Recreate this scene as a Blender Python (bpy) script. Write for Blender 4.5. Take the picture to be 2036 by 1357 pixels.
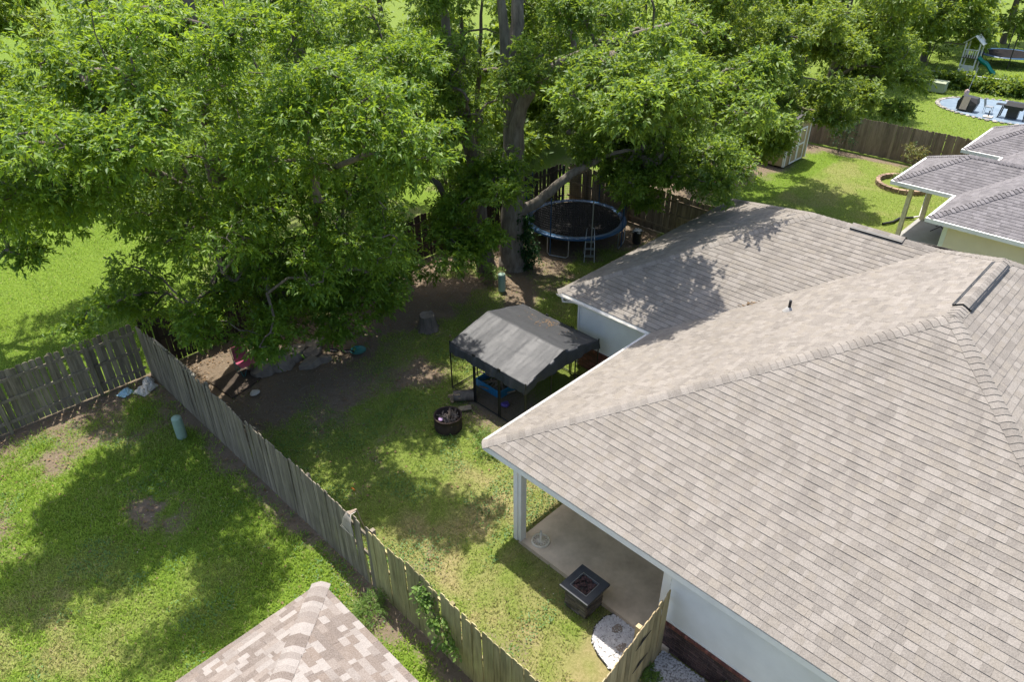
import bpy, math, random
import numpy as np
from mathutils import Matrix, Vector
random.seed(7)
RNG = np.random.default_rng(7)
R = math.radians
for o in list(bpy.data.objects): bpy.data.objects.remove(o)
sc = bpy.context.scene
C = sc.collection

# ------------------------------------------------------------------ camera
YAW, PITCH, ROLL, CAMH, FPX = R(44.6), R(32.85), R(-0.24), 12.9, 1440.0
_c, _s = math.cos(YAW), math.sin(YAW)
_fh = Vector((_c, _s, 0)); _rt = Vector((_s, -_c, 0)); _up = Vector((0, 0, 1))
_F = _fh*math.cos(PITCH) - _up*math.sin(PITCH)
_U0 = _fh*math.sin(PITCH) + _up*math.cos(PITCH)
_R = _rt*math.cos(ROLL) + _U0*math.sin(ROLL)
_U = _U0*math.cos(ROLL) - _rt*math.sin(ROLL)
cd = bpy.data.cameras.new('camera'); cam = bpy.data.objects.new('camera', cd); C.objects.link(cam)
cd.sensor_width = 36; cd.lens = FPX/2036*36; cd.clip_start = .1; cd.clip_end = 3000
m = Matrix.Identity(4)
for i in range(3): m[i][0] = _R[i]; m[i][1] = _U[i]; m[i][2] = -_F[i]
m[2][3] = CAMH
cam.matrix_world = m
sc.camera = cam
# ------------------------------------------------------------------ sky, sun, exposure
SUN = Vector((.45, .80, 2.6)).normalized()
w = bpy.data.worlds.new('World'); sc.world = w; w.use_nodes = True
nt = w.node_tree; bg = nt.nodes['Background']
sky = nt.nodes.new('ShaderNodeTexSky'); sky.sky_type = 'NISHITA'; sky.sun_disc = False; sky.air_density = 1.0; sky.dust_density = 2.5; sky.ozone_density = .6
sky.sun_elevation = math.asin(SUN.z); sky.sun_rotation = math.atan2(SUN.x, SUN.y)
nt.links.new(sky.outputs[0], bg.inputs[0]); bg.inputs[1].default_value = .15
sl = bpy.data.lights.new('sun', 'SUN'); so = bpy.data.objects.new('sun', sl); C.objects.link(so)
sl.energy = 4.0; sl.angle = R(.53); sl.color = (1, .948, .865)
so.rotation_euler = SUN.to_track_quat('Z', 'Y').to_euler(); so.location = (0, 0, 60)
sc.view_settings.view_transform = 'Standard'; sc.view_settings.look = 'None'
sc.view_settings.exposure = 1.07; sc.view_settings.gamma = 1
sc.cycles.max_bounces = 8; sc.cycles.diffuse_bounces = 5; sc.cycles.transmission_bounces = 6

# ------------------------------------------------------------------ materials
def lin(*c): return tuple(((v/255)/12.92 if v/255 <= .04045 else ((v/255+.055)/1.055)**2.4) for v in c)
def new_mat(name):
    mt = bpy.data.materials.new(name); mt.use_nodes = True
    return mt, mt.node_tree, mt.node_tree.nodes['Principled BSDF']
def N(t, typ, **kw):
    n = t.nodes.new(typ)
    for k, v in kw.items(): setattr(n, k, v)
    return n
def mixc(t, fac, a, b, bt='MIX'):
    n = t.nodes.new('ShaderNodeMix'); n.data_type = 'RGBA'; n.blend_type = bt
    for s, v in ((0, fac), (6, a), (7, b)):
        if hasattr(v, 'links'): t.links.new(v, n.inputs[s])
        elif s == 0: n.inputs[0].default_value = v
        else: n.inputs[s].default_value = (*v[:3], 1)
    return n.outputs[2]
def ramp(t, src, a, b):
    n = t.nodes.new('ShaderNodeMapRange'); n.clamp = True
    n.inputs[1].default_value = a; n.inputs[2].default_value = b
    t.links.new(src, n.inputs[0]); return n.outputs[0]
def noise(t, scale, detail=3, vec=None, stretch=None, rough=.6):
    n = t.nodes.new('ShaderNodeTexNoise'); n.inputs['Scale'].default_value = scale
    n.inputs['Detail'].default_value = detail; n.inputs['Roughness'].default_value = rough
    g = vec
    if g is None: g = t.nodes.new('ShaderNodeNewGeometry').outputs['Position']
    if stretch:
        mp = t.nodes.new('ShaderNodeMapping'); mp.inputs['Scale'].default_value = stretch
        t.links.new(g, mp.inputs[0]); g = mp.outputs[0]
    t.links.new(g, n.inputs['Vector']); return n.outputs['Fac']
def bump(t, bsdf, h, strength=.4, dist=.02):
    b = t.nodes.new('ShaderNodeBump'); b.inputs['Strength'].default_value = strength; b.inputs['Distance'].default_value = dist
    t.links.new(h, b.inputs['Height']); t.links.new(b.outputs[0], bsdf.inputs['Normal'])
def simple(name, a, b=None, rough=.7, scale=8, detail=4, metal=0, stretch=None, bmp=0, var=0, spec=.4):
    """two-tone noise material, optional per-object variation"""
    mt, t, p = new_mat(name)
    b = b or tuple(v*.72 for v in a)
    f = noise(t, scale, detail, stretch=stretch)
    col = mixc(t, ramp(t, f, .3, .7), a, b)
    if var:
        oi = t.nodes.new('ShaderNodeObjectInfo')
        hs = t.nodes.new('ShaderNodeHueSaturation')
        t.links.new(ramp2(t, oi.outputs['Random'], 1-var, 1+var), hs.inputs['Value'])
        t.links.new(col, hs.inputs['Color']); col = hs.outputs[0]
    t.links.new(col, p.inputs['Base Color'])
    p.inputs['Roughness'].default_value = rough; p.inputs['Metallic'].default_value = metal
    p.inputs['Specular IOR Level'].default_value = spec
    if bmp: bump(t, p, noise(t, scale*4, 4, stretch=stretch), bmp, .01)
    return mt
def ramp2(t, src, lo, hi):
    n = t.nodes.new('ShaderNodeMapRange'); n.inputs[3].default_value = lo; n.inputs[4].default_value = hi
    t.links.new(src, n.inputs[0]); return n.outputs[0]
def attr(t, name):
    a = t.nodes.new('ShaderNodeAttribute'); a.attribute_name = name; return a.outputs['Fac']

def shingle_mat(name, light, dark, warm, gran=.16, lo=.12, hi=.88):
    mt, t, p = new_mat(name)
    v = attr(t, 'tint'); v2 = attr(t, 'tint2')
    col = mixc(t, ramp(t, v, lo, hi), dark, light)
    col = mixc(t, ramp(t, v2, .55, 1), col, warm)
    big = noise(t, .5, 3)
    col = mixc(t, ramp2(t, big, 0, .3), col, tuple(x*.8 for x in dark))
    g = noise(t, 48, 3, rough=.85)
    col = mixc(t, gran*2.2, col, mixc(t, ramp(t, g, .33, .67), tuple(x*.45 for x in dark), tuple(min(1, x*1.5) for x in light)))
    st = noise(t, 1.3, 5)
    col = mixc(t, ramp2(t, ramp(t, st, .5, .8), 0, .28), col, tuple(x*.45 for x in dark))
    t.links.new(col, p.inputs['Base Color']); p.inputs['Roughness'].default_value = .92
    p.inputs['Specular IOR Level'].default_value = .2
    bump(t, p, g, .5, .004)
    return mt
def wood_mat(name, a, b, c, zscale=1.0, dark_low=.0):
    mt, t, p = new_mat(name)
    oi = t.nodes.new('ShaderNodeObjectInfo')
    tc = t.nodes.new('ShaderNodeTexCoord')
    ad = t.nodes.new('ShaderNodeVectorMath'); ad.operation = 'ADD'
    cm = t.nodes.new('ShaderNodeCombineXYZ')
    mu = t.nodes.new('ShaderNodeMath'); mu.operation = 'MULTIPLY'; mu.inputs[1].default_value = 37
    t.links.new(oi.outputs['Random'], mu.inputs[0]); t.links.new(mu.outputs[0], cm.inputs[0]); t.links.new(mu.outputs[0], cm.inputs[2])
    t.links.new(tc.outputs['Object'], ad.inputs[0]); t.links.new(cm.outputs[0], ad.inputs[1])
    f1 = noise(t, 26, 5, vec=ad.outputs[0], stretch=(1, 1, .045), rough=.7)
    f2 = noise(t, 2.5, 4, vec=ad.outputs[0], stretch=(1.5, 1.5, .5))
    f3 = noise(t, 9, 3, vec=ad.outputs[0], stretch=(1, 1, .12))
    col = mixc(t, ramp(t, f1, .3, .72), a, b)
    col = mixc(t, ramp(t, f3, .5, .75), col, c)
    col = mixc(t, ramp2(t, ramp(t, f2, .45, .75), 0, .55), col, tuple(x*.5 for x in b))
    hs = t.nodes.new('ShaderNodeHueSaturation')
    t.links.new(ramp2(t, oi.outputs['Random'], .72, 1.2), hs.inputs['Value']); t.links.new(col, hs.inputs['Color'])
    t.links.new(hs.outputs[0], p.inputs['Base Color']); p.inputs['Roughness'].default_value = .9
    p.inputs['Specular IOR Level'].default_value = .2
    bump(t, p, f1, .5, .006)
    return mt
def leaf_mat(name, dark, light, trans, tfac=.42, rough=.5):
    mt, t, p = new_mat(name)
    v = attr(t, 'var')
    col = mixc(t, v, dark, light)
    t.links.new(col, p.inputs['Base Color']); p.inputs['Roughness'].default_value = rough
    p.inputs['Specular IOR Level'].default_value = .38
    tr = t.nodes.new('ShaderNodeBsdfTranslucent')
    t.links.new(mixc(t, v, tuple(x*.55 for x in trans), trans), tr.inputs[0])
    mx = t.nodes.new('ShaderNodeMixShader'); mx.inputs[0].default_value = tfac
    t.links.new(p.outputs[0], mx.inputs[1]); t.links.new(tr.outputs[0], mx.inputs[2])
    t.links.new(mx.outputs[0], t.nodes['Material Output'].inputs[0])
    return mt

M = {}
M['shingle'] = shingle_mat('greige_shingle', (.248, .224, .198), (.150, .134, .117), (.205, .18, .148))
M['shingle_tan'] = shingle_mat('tan_mixed_shingle', (.30, .272, .248), (.125, .097, .08), (.165, .125, .098), .12, .32, .68)
M['shingle_dark'] = shingle_mat('charcoal_shingle', (.19, .178, .182), (.10, .093, .096), (.15, .14, .14), .15)
M['deck'] = simple('roof_deck', (.13, .115, .1), rough=.95)
M['white'] = simple('white_trim', (.77, .75, .71), (.68, .66, .62), rough=.5, scale=3)
M['siding'] = simple('white_vinyl_siding', (.74, .72, .68), (.66, .64, .60), rough=.45, scale=2, bmp=.03)
M['siding_cream'] = simple('cream_siding', (.78, .66, .50), (.72, .60, .45), rough=.5, scale=2)
M['concrete'] = simple('patio_concrete', (.66, .53, .38), (.43, .34, .24), rough=.9, scale=2.2, detail=8, bmp=.1)
M['concrete_grey'] = simple('grey_concrete', (.33, .32, .3), (.26, .25, .24), rough=.9, scale=2, detail=7)
M['brick'] = simple('red_brick', (.23, .085, .06), (.13, .05, .042), rough=.9, scale=14, bmp=.3, var=.4)
M['brick_dark'] = simple('dark_brick', (.11, .065, .055), (.06, .04, .04), rough=.9, scale=14, bmp=.3, var=.45)
M['mortar'] = simple('mortar', (.36, .31, .26), rough=.95, scale=20)
M['wood_grey'] = wood_mat('weathered_grey_wood', (.31, .265, .195), (.12, .102, .082), (.225, .20, .12))
M['wood_olive'] = wood_mat('olive_stained_wood', (.42, .36, .19), (.20, .175, .085), (.34, .325, .16))
M['wood_tan'] = wood_mat('newer_tan_wood', (.43, .34, .20), (.24, .19, .105), (.36, .31, .18))
M['wood_dark'] = wood_mat('dark_brown_wood', (.085, .065, .05), (.04, .03, .025), (.06, .05, .03))  # deep brown tones, darkest of the fence woods
M['wood_brown'] = wood_mat('brown_fence_wood', (.27, .215, .15), (.14, .105, .075), (.21, .17, .105))
M['metal_black'] = simple('black_tube', (.012, .012, .013), rough=.45, spec=.5)
M['metal_grey'] = simple('galvanised_tube', (.42, .44, .46), rough=.4, metal=.7, spec=.5)
M['rust'] = simple('rusty_dark_steel', (.028, .021, .018), (.06, .036, .026), rough=.8, scale=9, bmp=.2, metal=.2)
M['tarp'] = simple('charcoal_tarp', (.045, .046, .049), (.036, .037, .04), rough=.5, scale=30, bmp=.3, spec=.42)
M['green_ped'] = simple('pale_green_plastic', (.24, .34, .265), (.20, .28, .22), rough=.55, scale=4)
M['cream'] = simple('cream_plastic', (.74, .66, .50), rough=.5)
M['slate'] = simple('dark_slate_tile', (.032, .036, .042), (.05, .054, .06), rough=.6, scale=6, bmp=.1)
M['stack'] = simple('stacked_stone', (.16, .14, .12), (.09, .08, .07), rough=.85, scale=10, var=.45, bmp=.3)
M['lava'] = simple('lava_rock', (.11, .055, .045), (.045, .03, .03), rough=.9, scale=25, var=.4)
M['gravel'] = simple('white_gravel', (.60, .59, .57), (.36, .35, .34), rough=.85, scale=18)
M['gravel_base'] = simple('gravel_gaps', (.34, .33, .31), (.16, .15, .14), rough=.95, scale=40)
M['stone'] = simple('sandstone', (.24, .2, .16), (.15, .125, .1), rough=.9, scale=5, bmp=.3, var=.2)
M['stone_light'] = simple('pale_stone', (.52, .47, .40), (.4, .36, .3), rough=.9, scale=6, bmp=.2)
M['stone_pale'] = simple('edging_stone_mix', (.36, .335, .30), (.24, .22, .19), rough=.9, scale=6, var=.3)
M['block'] = simple('retaining_block', (.32, .22, .15), (.2, .14, .1), rough=.95, scale=9, var=.3, bmp=.3)
M['bark'] = simple('grey_bark', (.17, .14, .115), (.075, .062, .05), rough=.95, scale=5, detail=6, stretch=(2, 2, .35), bmp=.9)
M['bark_pale'] = simple('lichen_bark', (.23, .20, .165), (.095, .08, .064), rough=.95, scale=5, detail=6, stretch=(2, 2, .45), bmp=.9)
M['cut'] = simple('cut_wood', (.40, .29, .18), (.24, .17, .1), rough=.9, scale=9)
M['blue'] = simple('blue_paint', (.02, .22, .42), (.02, .14, .3), rough=.5, scale=4)
M['tramp_blue'] = simple('trampoline_blue', (.008, .055, .13), (.006, .04, .095), rough=.45, scale=3)
M['mat_black'] = simple('jump_mat', (.010, .0095, .010), (.017, .016, .015), rough=.95, scale=2, spec=.08)
M['pink'] = simple('pink_plastic', (.36, .075, .13), (.28, .06, .10), rough=.4)
M['teal'] = simple('teal_plastic', (.01, .17, .17), rough=.4)
M['tan_panel'] = simple('tan_shed_panel', (.40, .30, .16), (.34, .25, .135), rough=.7, scale=3)
M['black'] = simple('black_plastic', (.02, .02, .021), rough=.5)
M['grill_cover'] = simple('grill_cover', (.035, .033, .032), rough=.45, scale=6, bmp=.3)
M['grill_tan'] = simple('faded_cover', (.33, .28, .22), rough=.6)
M['patio_blue'] = simple('blue_ground_sheet', (.20, .255, .31), (.13, .18, .235), rough=.45, scale=1.2, detail=5)
M['slide'] = simple('green_slide', (.0, .22, .16), rough=.35)
M['bag'] = simple('pale_bag', (.48, .46, .42), (.35, .34, .31), rough=.5, scale=7)
M['bag_blue'] = simple('blue_white_bag', (.45, .58, .62), (.1, .28, .4), rough=.4, scale=9)
M['util'] = simple('utility_box_green', (.30, .34, .21), (.26, .29, .19), rough=.6, scale=2)
M['orange'] = simple('orange_plastic', (.7, .22, .03), rough=.5)
M['debris'] = simple('dry_leaves', (.24, .15, .075), (.12, .08, .045), rough=.95, scale=20)
M['stick'] = simple('dry_stick', (.27, .21, .155), (.16, .12, .09), rough=.95, scale=20)
M['lattice'] = simple('weathered_white_panel', (.46, .45, .40), (.36, .35, .31), rough=.8, scale=5)
M['leafA'] = leaf_mat('ash_leaf', (.038, .10, .012), (.165, .27, .024), (.40, .56, .035))
M['leafB'] = leaf_mat('hackberry_leaf', (.042, .102, .015), (.175, .27, .032), (.40, .54, .045))
M['leafC'] = leaf_mat('far_tree_leaf', (.05, .105, .017), (.185, .27, .036), (.41, .52, .045))
M['leaf_vine'] = leaf_mat('vine_leaf', (.09, .17, .03), (.17, .26, .055), (.26, .42, .06))
M['leaf_dark'] = leaf_mat('ivy_leaf', (.012, .045, .012), (.03, .085, .018), (.06, .16, .03))
M['leaf_clover'] = leaf_mat('clover_leaf', (.05, .12, .03), (.11, .22, .05), (.2, .38, .06), .3)
M['leaf_red'] = leaf_mat('reddish_leaf', (.07, .16, .03), (.26, .16, .06), (.32, .3, .06))

def ground_mat():
    mt, t, p = new_mat('lawn_ground')
    d, dr = attr(t, 'dirt'), attr(t, 'dry')
    n1, n2, n3 = noise(t, 3, 5), noise(t, 22, 5, rough=.75), noise(t, .7, 3)
    g = mixc(t, ramp(t, n2, .3, .7), (.06, .105, .012), (.145, .21, .025))
    g = mixc(t, ramp2(t, n3, 0, .35), g, (.14, .20, .035))
    dry = mixc(t, ramp(t, n2, .35, .7), (.17, .155, .06), (.30, .25, .13))
    g = mixc(t, dr, g, dry)
    soil = mixc(t, ramp(t, n2, .3, .75), (.105, .076, .052), (.20, .152, .108))
    soil = mixc(t, ramp2(t, n1, 0, .5), soil, (.20, .165, .12))
    ma = t.nodes.new('ShaderNodeMath'); ma.operation = 'ADD'
    mb = t.nodes.new('ShaderNodeMath'); mb.operation = 'MULTIPLY_ADD'
    t.links.new(n2, mb.inputs[0]); mb.inputs[1].default_value = 1.5; mb.inputs[2].default_value = -.75
    t.links.new(d, ma.inputs[0]); t.links.new(mb.outputs[0], ma.inputs[1])
    col = mixc(t, ramp(t, ma.outputs[0], .38, .62), g, soil)
    t.links.new(col, p.inputs['Base Color']); p.inputs['Roughness'].default_value = 1
    p.inputs['Specular IOR Level'].default_value = .1
    bump(t, p, n2, .9, .03)
    return mt
def blade_mat():
    mt, t, p = new_mat('grass_blade')
    v, dr = attr(t, 'var'), attr(t, 'dry')
    g = mixc(t, v, (.095, .175, .017), (.255, .365, .036))
    g = mixc(t, dr, g, mixc(t, v, (.24, .21, .075), (.40, .35, .17)))
    t.links.new(g, p.inputs['Base Color']); p.inputs['Roughness'].default_value = .6
    p.inputs['Specular IOR Level'].default_value = .3
    tr = t.nodes.new('ShaderNodeBsdfTranslucent')
    t.links.new(mixc(t, dr, (.34, .50, .04), (.45, .38, .15)), tr.inputs[0])
    mx = t.nodes.new('ShaderNodeMixShader'); mx.inputs[0].default_value = .3
    t.links.new(p.outputs[0], mx.inputs[1]); t.links.new(tr.outputs[0], mx.inputs[2])
    t.links.new(mx.outputs[0], t.nodes['Material Output'].inputs[0])
    return mt
M['ground'] = ground_mat(); M['blade'] = blade_mat()

# ------------------------------------------------------------------ object helpers
LOC = {}
def tag(o, label=None, cat=None, group=None, kind=None):
    if label: o['label'] = label
    if cat: o['category'] = cat
    if group: o['group'] = group
    if kind: o['kind'] = kind
    return o
def thing(name, label, cat, loc=(0, 0, 0), group=None):
    o = bpy.data.objects.new(name, None); C.objects.link(o); o.location = loc; o.empty_display_size = .2
    LOC[o.name] = Vector(loc); return tag(o, label, cat, group)
def link(o, parent=None):
    C.objects.link(o)
    if parent is not None:
        o.parent = parent
        o.matrix_parent_inverse = Matrix.Translation(-LOC.get(parent.name, Vector((0, 0, 0))))
    return o
def mesh_np(name, v, f, mat, attrs=None, smooth=False):
    v = np.asarray(v, np.float32); f = np.asarray(f, np.int32)
    me = bpy.data.meshes.new(name)
    me.vertices.add(len(v)); me.vertices.foreach_set('co', v.ravel())
    k = f.shape[1]
    me.loops.add(f.size); me.loops.foreach_set('vertex_index', f.ravel())
    me.polygons.add(len(f)); me.polygons.foreach_set('loop_start', np.arange(0, f.size, k, dtype=np.int32))
    if smooth: me.polygons.foreach_set('use_smooth', np.ones(len(f), bool))
    me.update(calc_edges=True)
    for an, av in (attrs or {}).items():
        a = me.attributes.new(an, 'FLOAT', 'POINT'); a.data.foreach_set('value', np.asarray(av, np.float32))
    me.materials.append(mat); return me
class MB:
    def __init__(s): s.v = []; s.f = []; s.sm = []; s.at = []
    def add(s, vs, fs, smooth=False, at=None):
        b = len(s.v); s.v += [tuple(x) for x in vs]; s.f += [tuple(i+b for i in f) for f in fs]; s.sm += [smooth]*len(fs)
        s.at += [at or (0, 0)]*len(vs); return s
    def box(s, lo, hi, mtx=None):
        x0, y0, z0 = lo; x1, y1, z1 = hi
        vs = [Vector(p) for p in ((x0,y0,z0),(x1,y0,z0),(x1,y1,z0),(x0,y1,z0),(x0,y0,z1),(x1,y0,z1),(x1,y1,z1),(x0,y1,z1))]
        if mtx: vs = [mtx @ p for p in vs]
        return s.add(vs, [(0,3,2,1),(4,5,6,7),(0,1,5,4),(1,2,6,5),(2,3,7,6),(3,0,4,7)])
    def bar(s, a, b, wd, ht, upv=(0, 0, 1)):
        a, b = Vector(a), Vector(b); d = (b-a).normalized(); u = Vector(upv)
        if abs(d.dot(u)) > .95: u = Vector((1, 0, 0))
        sd = d.cross(u).normalized()*wd/2; uu = sd.cross(d).normalized()*ht/2
        vs = [a-sd-uu, a+sd-uu, a+sd+uu, a-sd+uu, b-sd-uu, b+sd-uu, b+sd+uu, b-sd+uu]
        return s.add(vs, [(0,3,2,1)[::-1],(4,5,6,7)[::-1],(0,1,5,4)[::-1],(1,2,6,5)[::-1],(2,3,7,6)[::-1],(3,0,4,7)[::-1]])
    def tube(s, pts, r, n=8, cap=True):
        pts = [Vector(p) for p in pts]
        rs = r if hasattr(r, '__len__') else [r]*len(pts)
        vs = []; fs = []; prev = None
        for i, p in enumerate(pts):
            d = (pts[min(i+1, len(pts)-1)]-pts[max(i-1, 0)]).normalized()
            if prev is None:
                prev = d.cross(Vector((0, 0, 1)) if abs(d.z) < .9 else Vector((1, 0, 0))).normalized()
            a = (prev - d*prev.dot(d)).normalized(); b = d.cross(a); prev = a
            vs += [p+(a*math.cos(2*math.pi*k/n)+b*math.sin(2*math.pi*k/n))*rs[i] for k in range(n)]
        for i in range(len(pts)-1):
            for k in range(n):
                k2 = (k+1) % n; fs.append((i*n+k, i*n+k2, (i+1)*n+k2, (i+1)*n+k))
        s.add(vs, fs, True)
        if cap:
            s.add(vs[:n], [tuple(range(n))[::-1]]); s.add(vs[-n:], [tuple(range(n))])
        return s
    def lathe(s, prof, c, n=24):
        vs = []; fs = []; cx, cy, cz = c
        for r, z in prof: vs += [(cx+r*math.cos(2*math.pi*k/n), cy+r*math.sin(2*math.pi*k/n), cz+z) for k in range(n)]
        for i in range(len(prof)-1):
            for k in range(n):
                k2 = (k+1) % n; fs.append((i*n+k, i*n+k2, (i+1)*n+k2, (i+1)*n+k))
        return s.add(vs, fs, True)
    def prism(s, poly, ext):
        """poly: 3d points, extruded by vector ext"""
        e = Vector(ext); n = len(poly); vs = [Vector(p) for p in poly]; vs += [p+e for p in vs]
        fs = [tuple(range(n))[::-1], tuple(range(n, 2*n))]+[(i, (i+1) % n, n+(i+1) % n, n+i) for i in range(n)]
        return s.add(vs, fs)
    def rock(s, c, r, seed=0, n=7, sq=(1, 1, .6)):
        rg = random.Random(seed); vs = []; fs = []
        rings = 4
        for i in range(rings+1):
            ph = math.pi*i/rings
            for k in range(n):
                q = 1+rg.uniform(-.22, .22); th = 2*math.pi*k/n
                vs.append((c[0]+r*sq[0]*q*math.sin(ph)*math.cos(th), c[1]+r*sq[1]*q*math.sin(ph)*math.sin(th), c[2]+r*sq[2]*q*math.cos(ph)))
        for i in range(rings):
            for k in range(n):
                k2 = (k+1) % n; fs.append((i*n+k, (i+1)*n+k, (i+1)*n+k2, i*n+k2))
        return s.add(vs, fs)
    def mesh(s, name, mat):
        me = bpy.data.meshes.new(name); me.from_pydata([tuple(v) for v in s.v], [], s.f)
        me.polygons.foreach_set('use_smooth', s.sm); me.update(); me.materials.append(mat); return me
    def obj(s, name, mat, parent=None, label=None, cat=None, group=None, kind=None):
        o = bpy.data.objects.new(name, s.mesh(name, mat if not isinstance(mat, str) else M[mat]))
        link(o, parent); return tag(o, label, cat, group, kind)
def inst(name, me, parent, loc, rot=(0, 0, 0), scale=(1, 1, 1)):
    o = bpy.data.objects.new(name, me); o.location = loc; o.rotation_euler = rot; o.scale = scale
    return link(o, parent)
def rescale(o, k):
    o.scale = (k, k, k)
    return o
def proj(P):
    d = Vector(P)-Vector((0, 0, CAMH)); wz = d.dot(_F)
    if wz < .1: return None
    return 1018+FPX*d.dot(_R)/wz, 678.5-FPX*d.dot(_U)/wz, wz

# smooth value noise on numpy arrays
_tab = RNG.random((256, 256))
def vnoise(x, y, s=1.0, ox=0):
    x = np.asarray(x)*s+ox+1000; y = np.asarray(y)*s+ox*1.7+1000
    xi = np.floor(x).astype(int); yi = np.floor(y).astype(int); fx = x-xi; fy = y-yi
    fx = fx*fx*(3-2*fx); fy = fy*fy*(3-2*fy)
    g = lambda a, b: _tab[a % 256, b % 256]
    return (g(xi, yi)*(1-fx)+g(xi+1, yi)*fx)*(1-fy)+(g(xi, yi+1)*(1-fx)+g(xi+1, yi+1)*fx)*fy
def fbm(x, y, s=1.0, ox=0): return .5*vnoise(x, y, s, ox)+.3*vnoise(x, y, s*2.1, ox+9)+.2*vnoise(x, y, s*4.3, ox+23)
def sst(a, b, x): u = np.clip((x-a)/(b-a), 0, 1); return u*u*(3-2*u)

# ------------------------------------------------------------------ ground
def gdirt(x, y):
    n = fbm(x, y, .55, 3)
    yard = (x > 5.2) & (x < 24.6) & (y < 20.8)
    d = np.where(yard, .95*sst(13.2, 16.8, y+(n-.5)*5)*(1-.55*sst(.5, .62, fbm(x, y, .45, 31))*sst(8, 11, x)), 0)
    d = np.where(yard, np.maximum(d, .8*np.exp(-(((x-11.6)/1.6)**2+((y-12)/1.8)**2))), d)
    d = np.where(yard, np.maximum(d, .45*sst(.52, .7, fbm(x, y, .8, 51))), d)
    lft = (x <= 5.2) & (y < 20.8)
    e = np.maximum(.85*sst(15.8, 19.4, y+(n-.5)*6.0), .8*sst(4.0, 5.1, x+(n-.5)*1.6))
    e = np.maximum(e, 1.0*np.exp(-(((x-2.9)/.8)**2+((y-15.0)/1.3)**2)*1.1)*sst(.25, .5, fbm(x, y, 1.3, 77)))
    d = np.where(lft, e, d)
    nb = (x >= 24.6) & (x < 40.8) & (y < 20.8)
    d = np.where(nb, np.maximum(.8*sst(14.4, 16.4, y+(n-.5)*2), .9*sst(39.6, 40.6, x+(n-.5))), d)
    bk = (y >= 20.8) & (x > 9) & (y < 40)
    d = np.where(bk, .45*sst(.4, .6, n)*sst(40, 28, x), d)
    return np.clip(d, 0, 1)
def gdry(x, y):
    n = fbm(x, y, .9, 13); n2 = fbm(x, y, 2.3, 40)
    yard = (x > 5.2) & (x < 24.6) & (y < 20.8)
    d = np.where(yard, (.18+.75*sst(.40, .62, n)*.6+.45*sst(.42, .6, n2))*sst(13.5, 9.0, y), 0)
    d = np.where(yard, np.maximum(d, .22), d)
    lft = (x <= 5.2) & (y < 20.8)
    d = np.where(lft, .22*sst(.52, .7, n)+.5*sst(1.8, .2, x)*sst(15.5, 13.5, y)*sst(.35, .6, n2), d)
    d = np.where((x > 28) & (x < 40.8) & (y < 14), .35*sst(.4, .65, n)+.2, d)
    d = np.where((x > 40.8), .12, d)
    return np.clip(d, 0, 1)
def axis(lo, hi, st, far):
    a = list(np.arange(lo, hi+st/2, st)); k = st; b = []; x = hi
    while x < far: k *= 1.45; x += k; b.append(x)
    c = []; k = st; x = lo
    while x > -far: k *= 1.45; x -= k; c.append(x)
    return np.array(c[::-1]+a+b)
gx, gy = axis(-8, 44, .3, 900), axis(-6, 34, .3, 900)
X, Y = np.meshgrid(gx, gy, indexing='ij')
Z = (fbm(X, Y, .8, 5)-.5)*.05*((X > -9) & (X < 60) & (Y > -8) & (Y < 60))
nx, ny = X.shape
idx = np.arange(nx*ny).reshape(nx, ny)
F = np.stack([idx[:-1, :-1], idx[1:, :-1], idx[1:, 1:], idx[:-1, 1:]], -1).reshape(-1, 4)
me = mesh_np('ground', np.stack([X, Y, Z-.025], -1).reshape(-1, 3), F, M['ground'], {'dirt': gdirt(X, Y).ravel(), 'dry': gdry(X, Y).ravel()}, True)
ground = bpy.data.objects.new('ground', me); C.objects.link(ground); tag(ground, 'grassy back gardens with bare soil patches', None, kind='structure')

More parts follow.
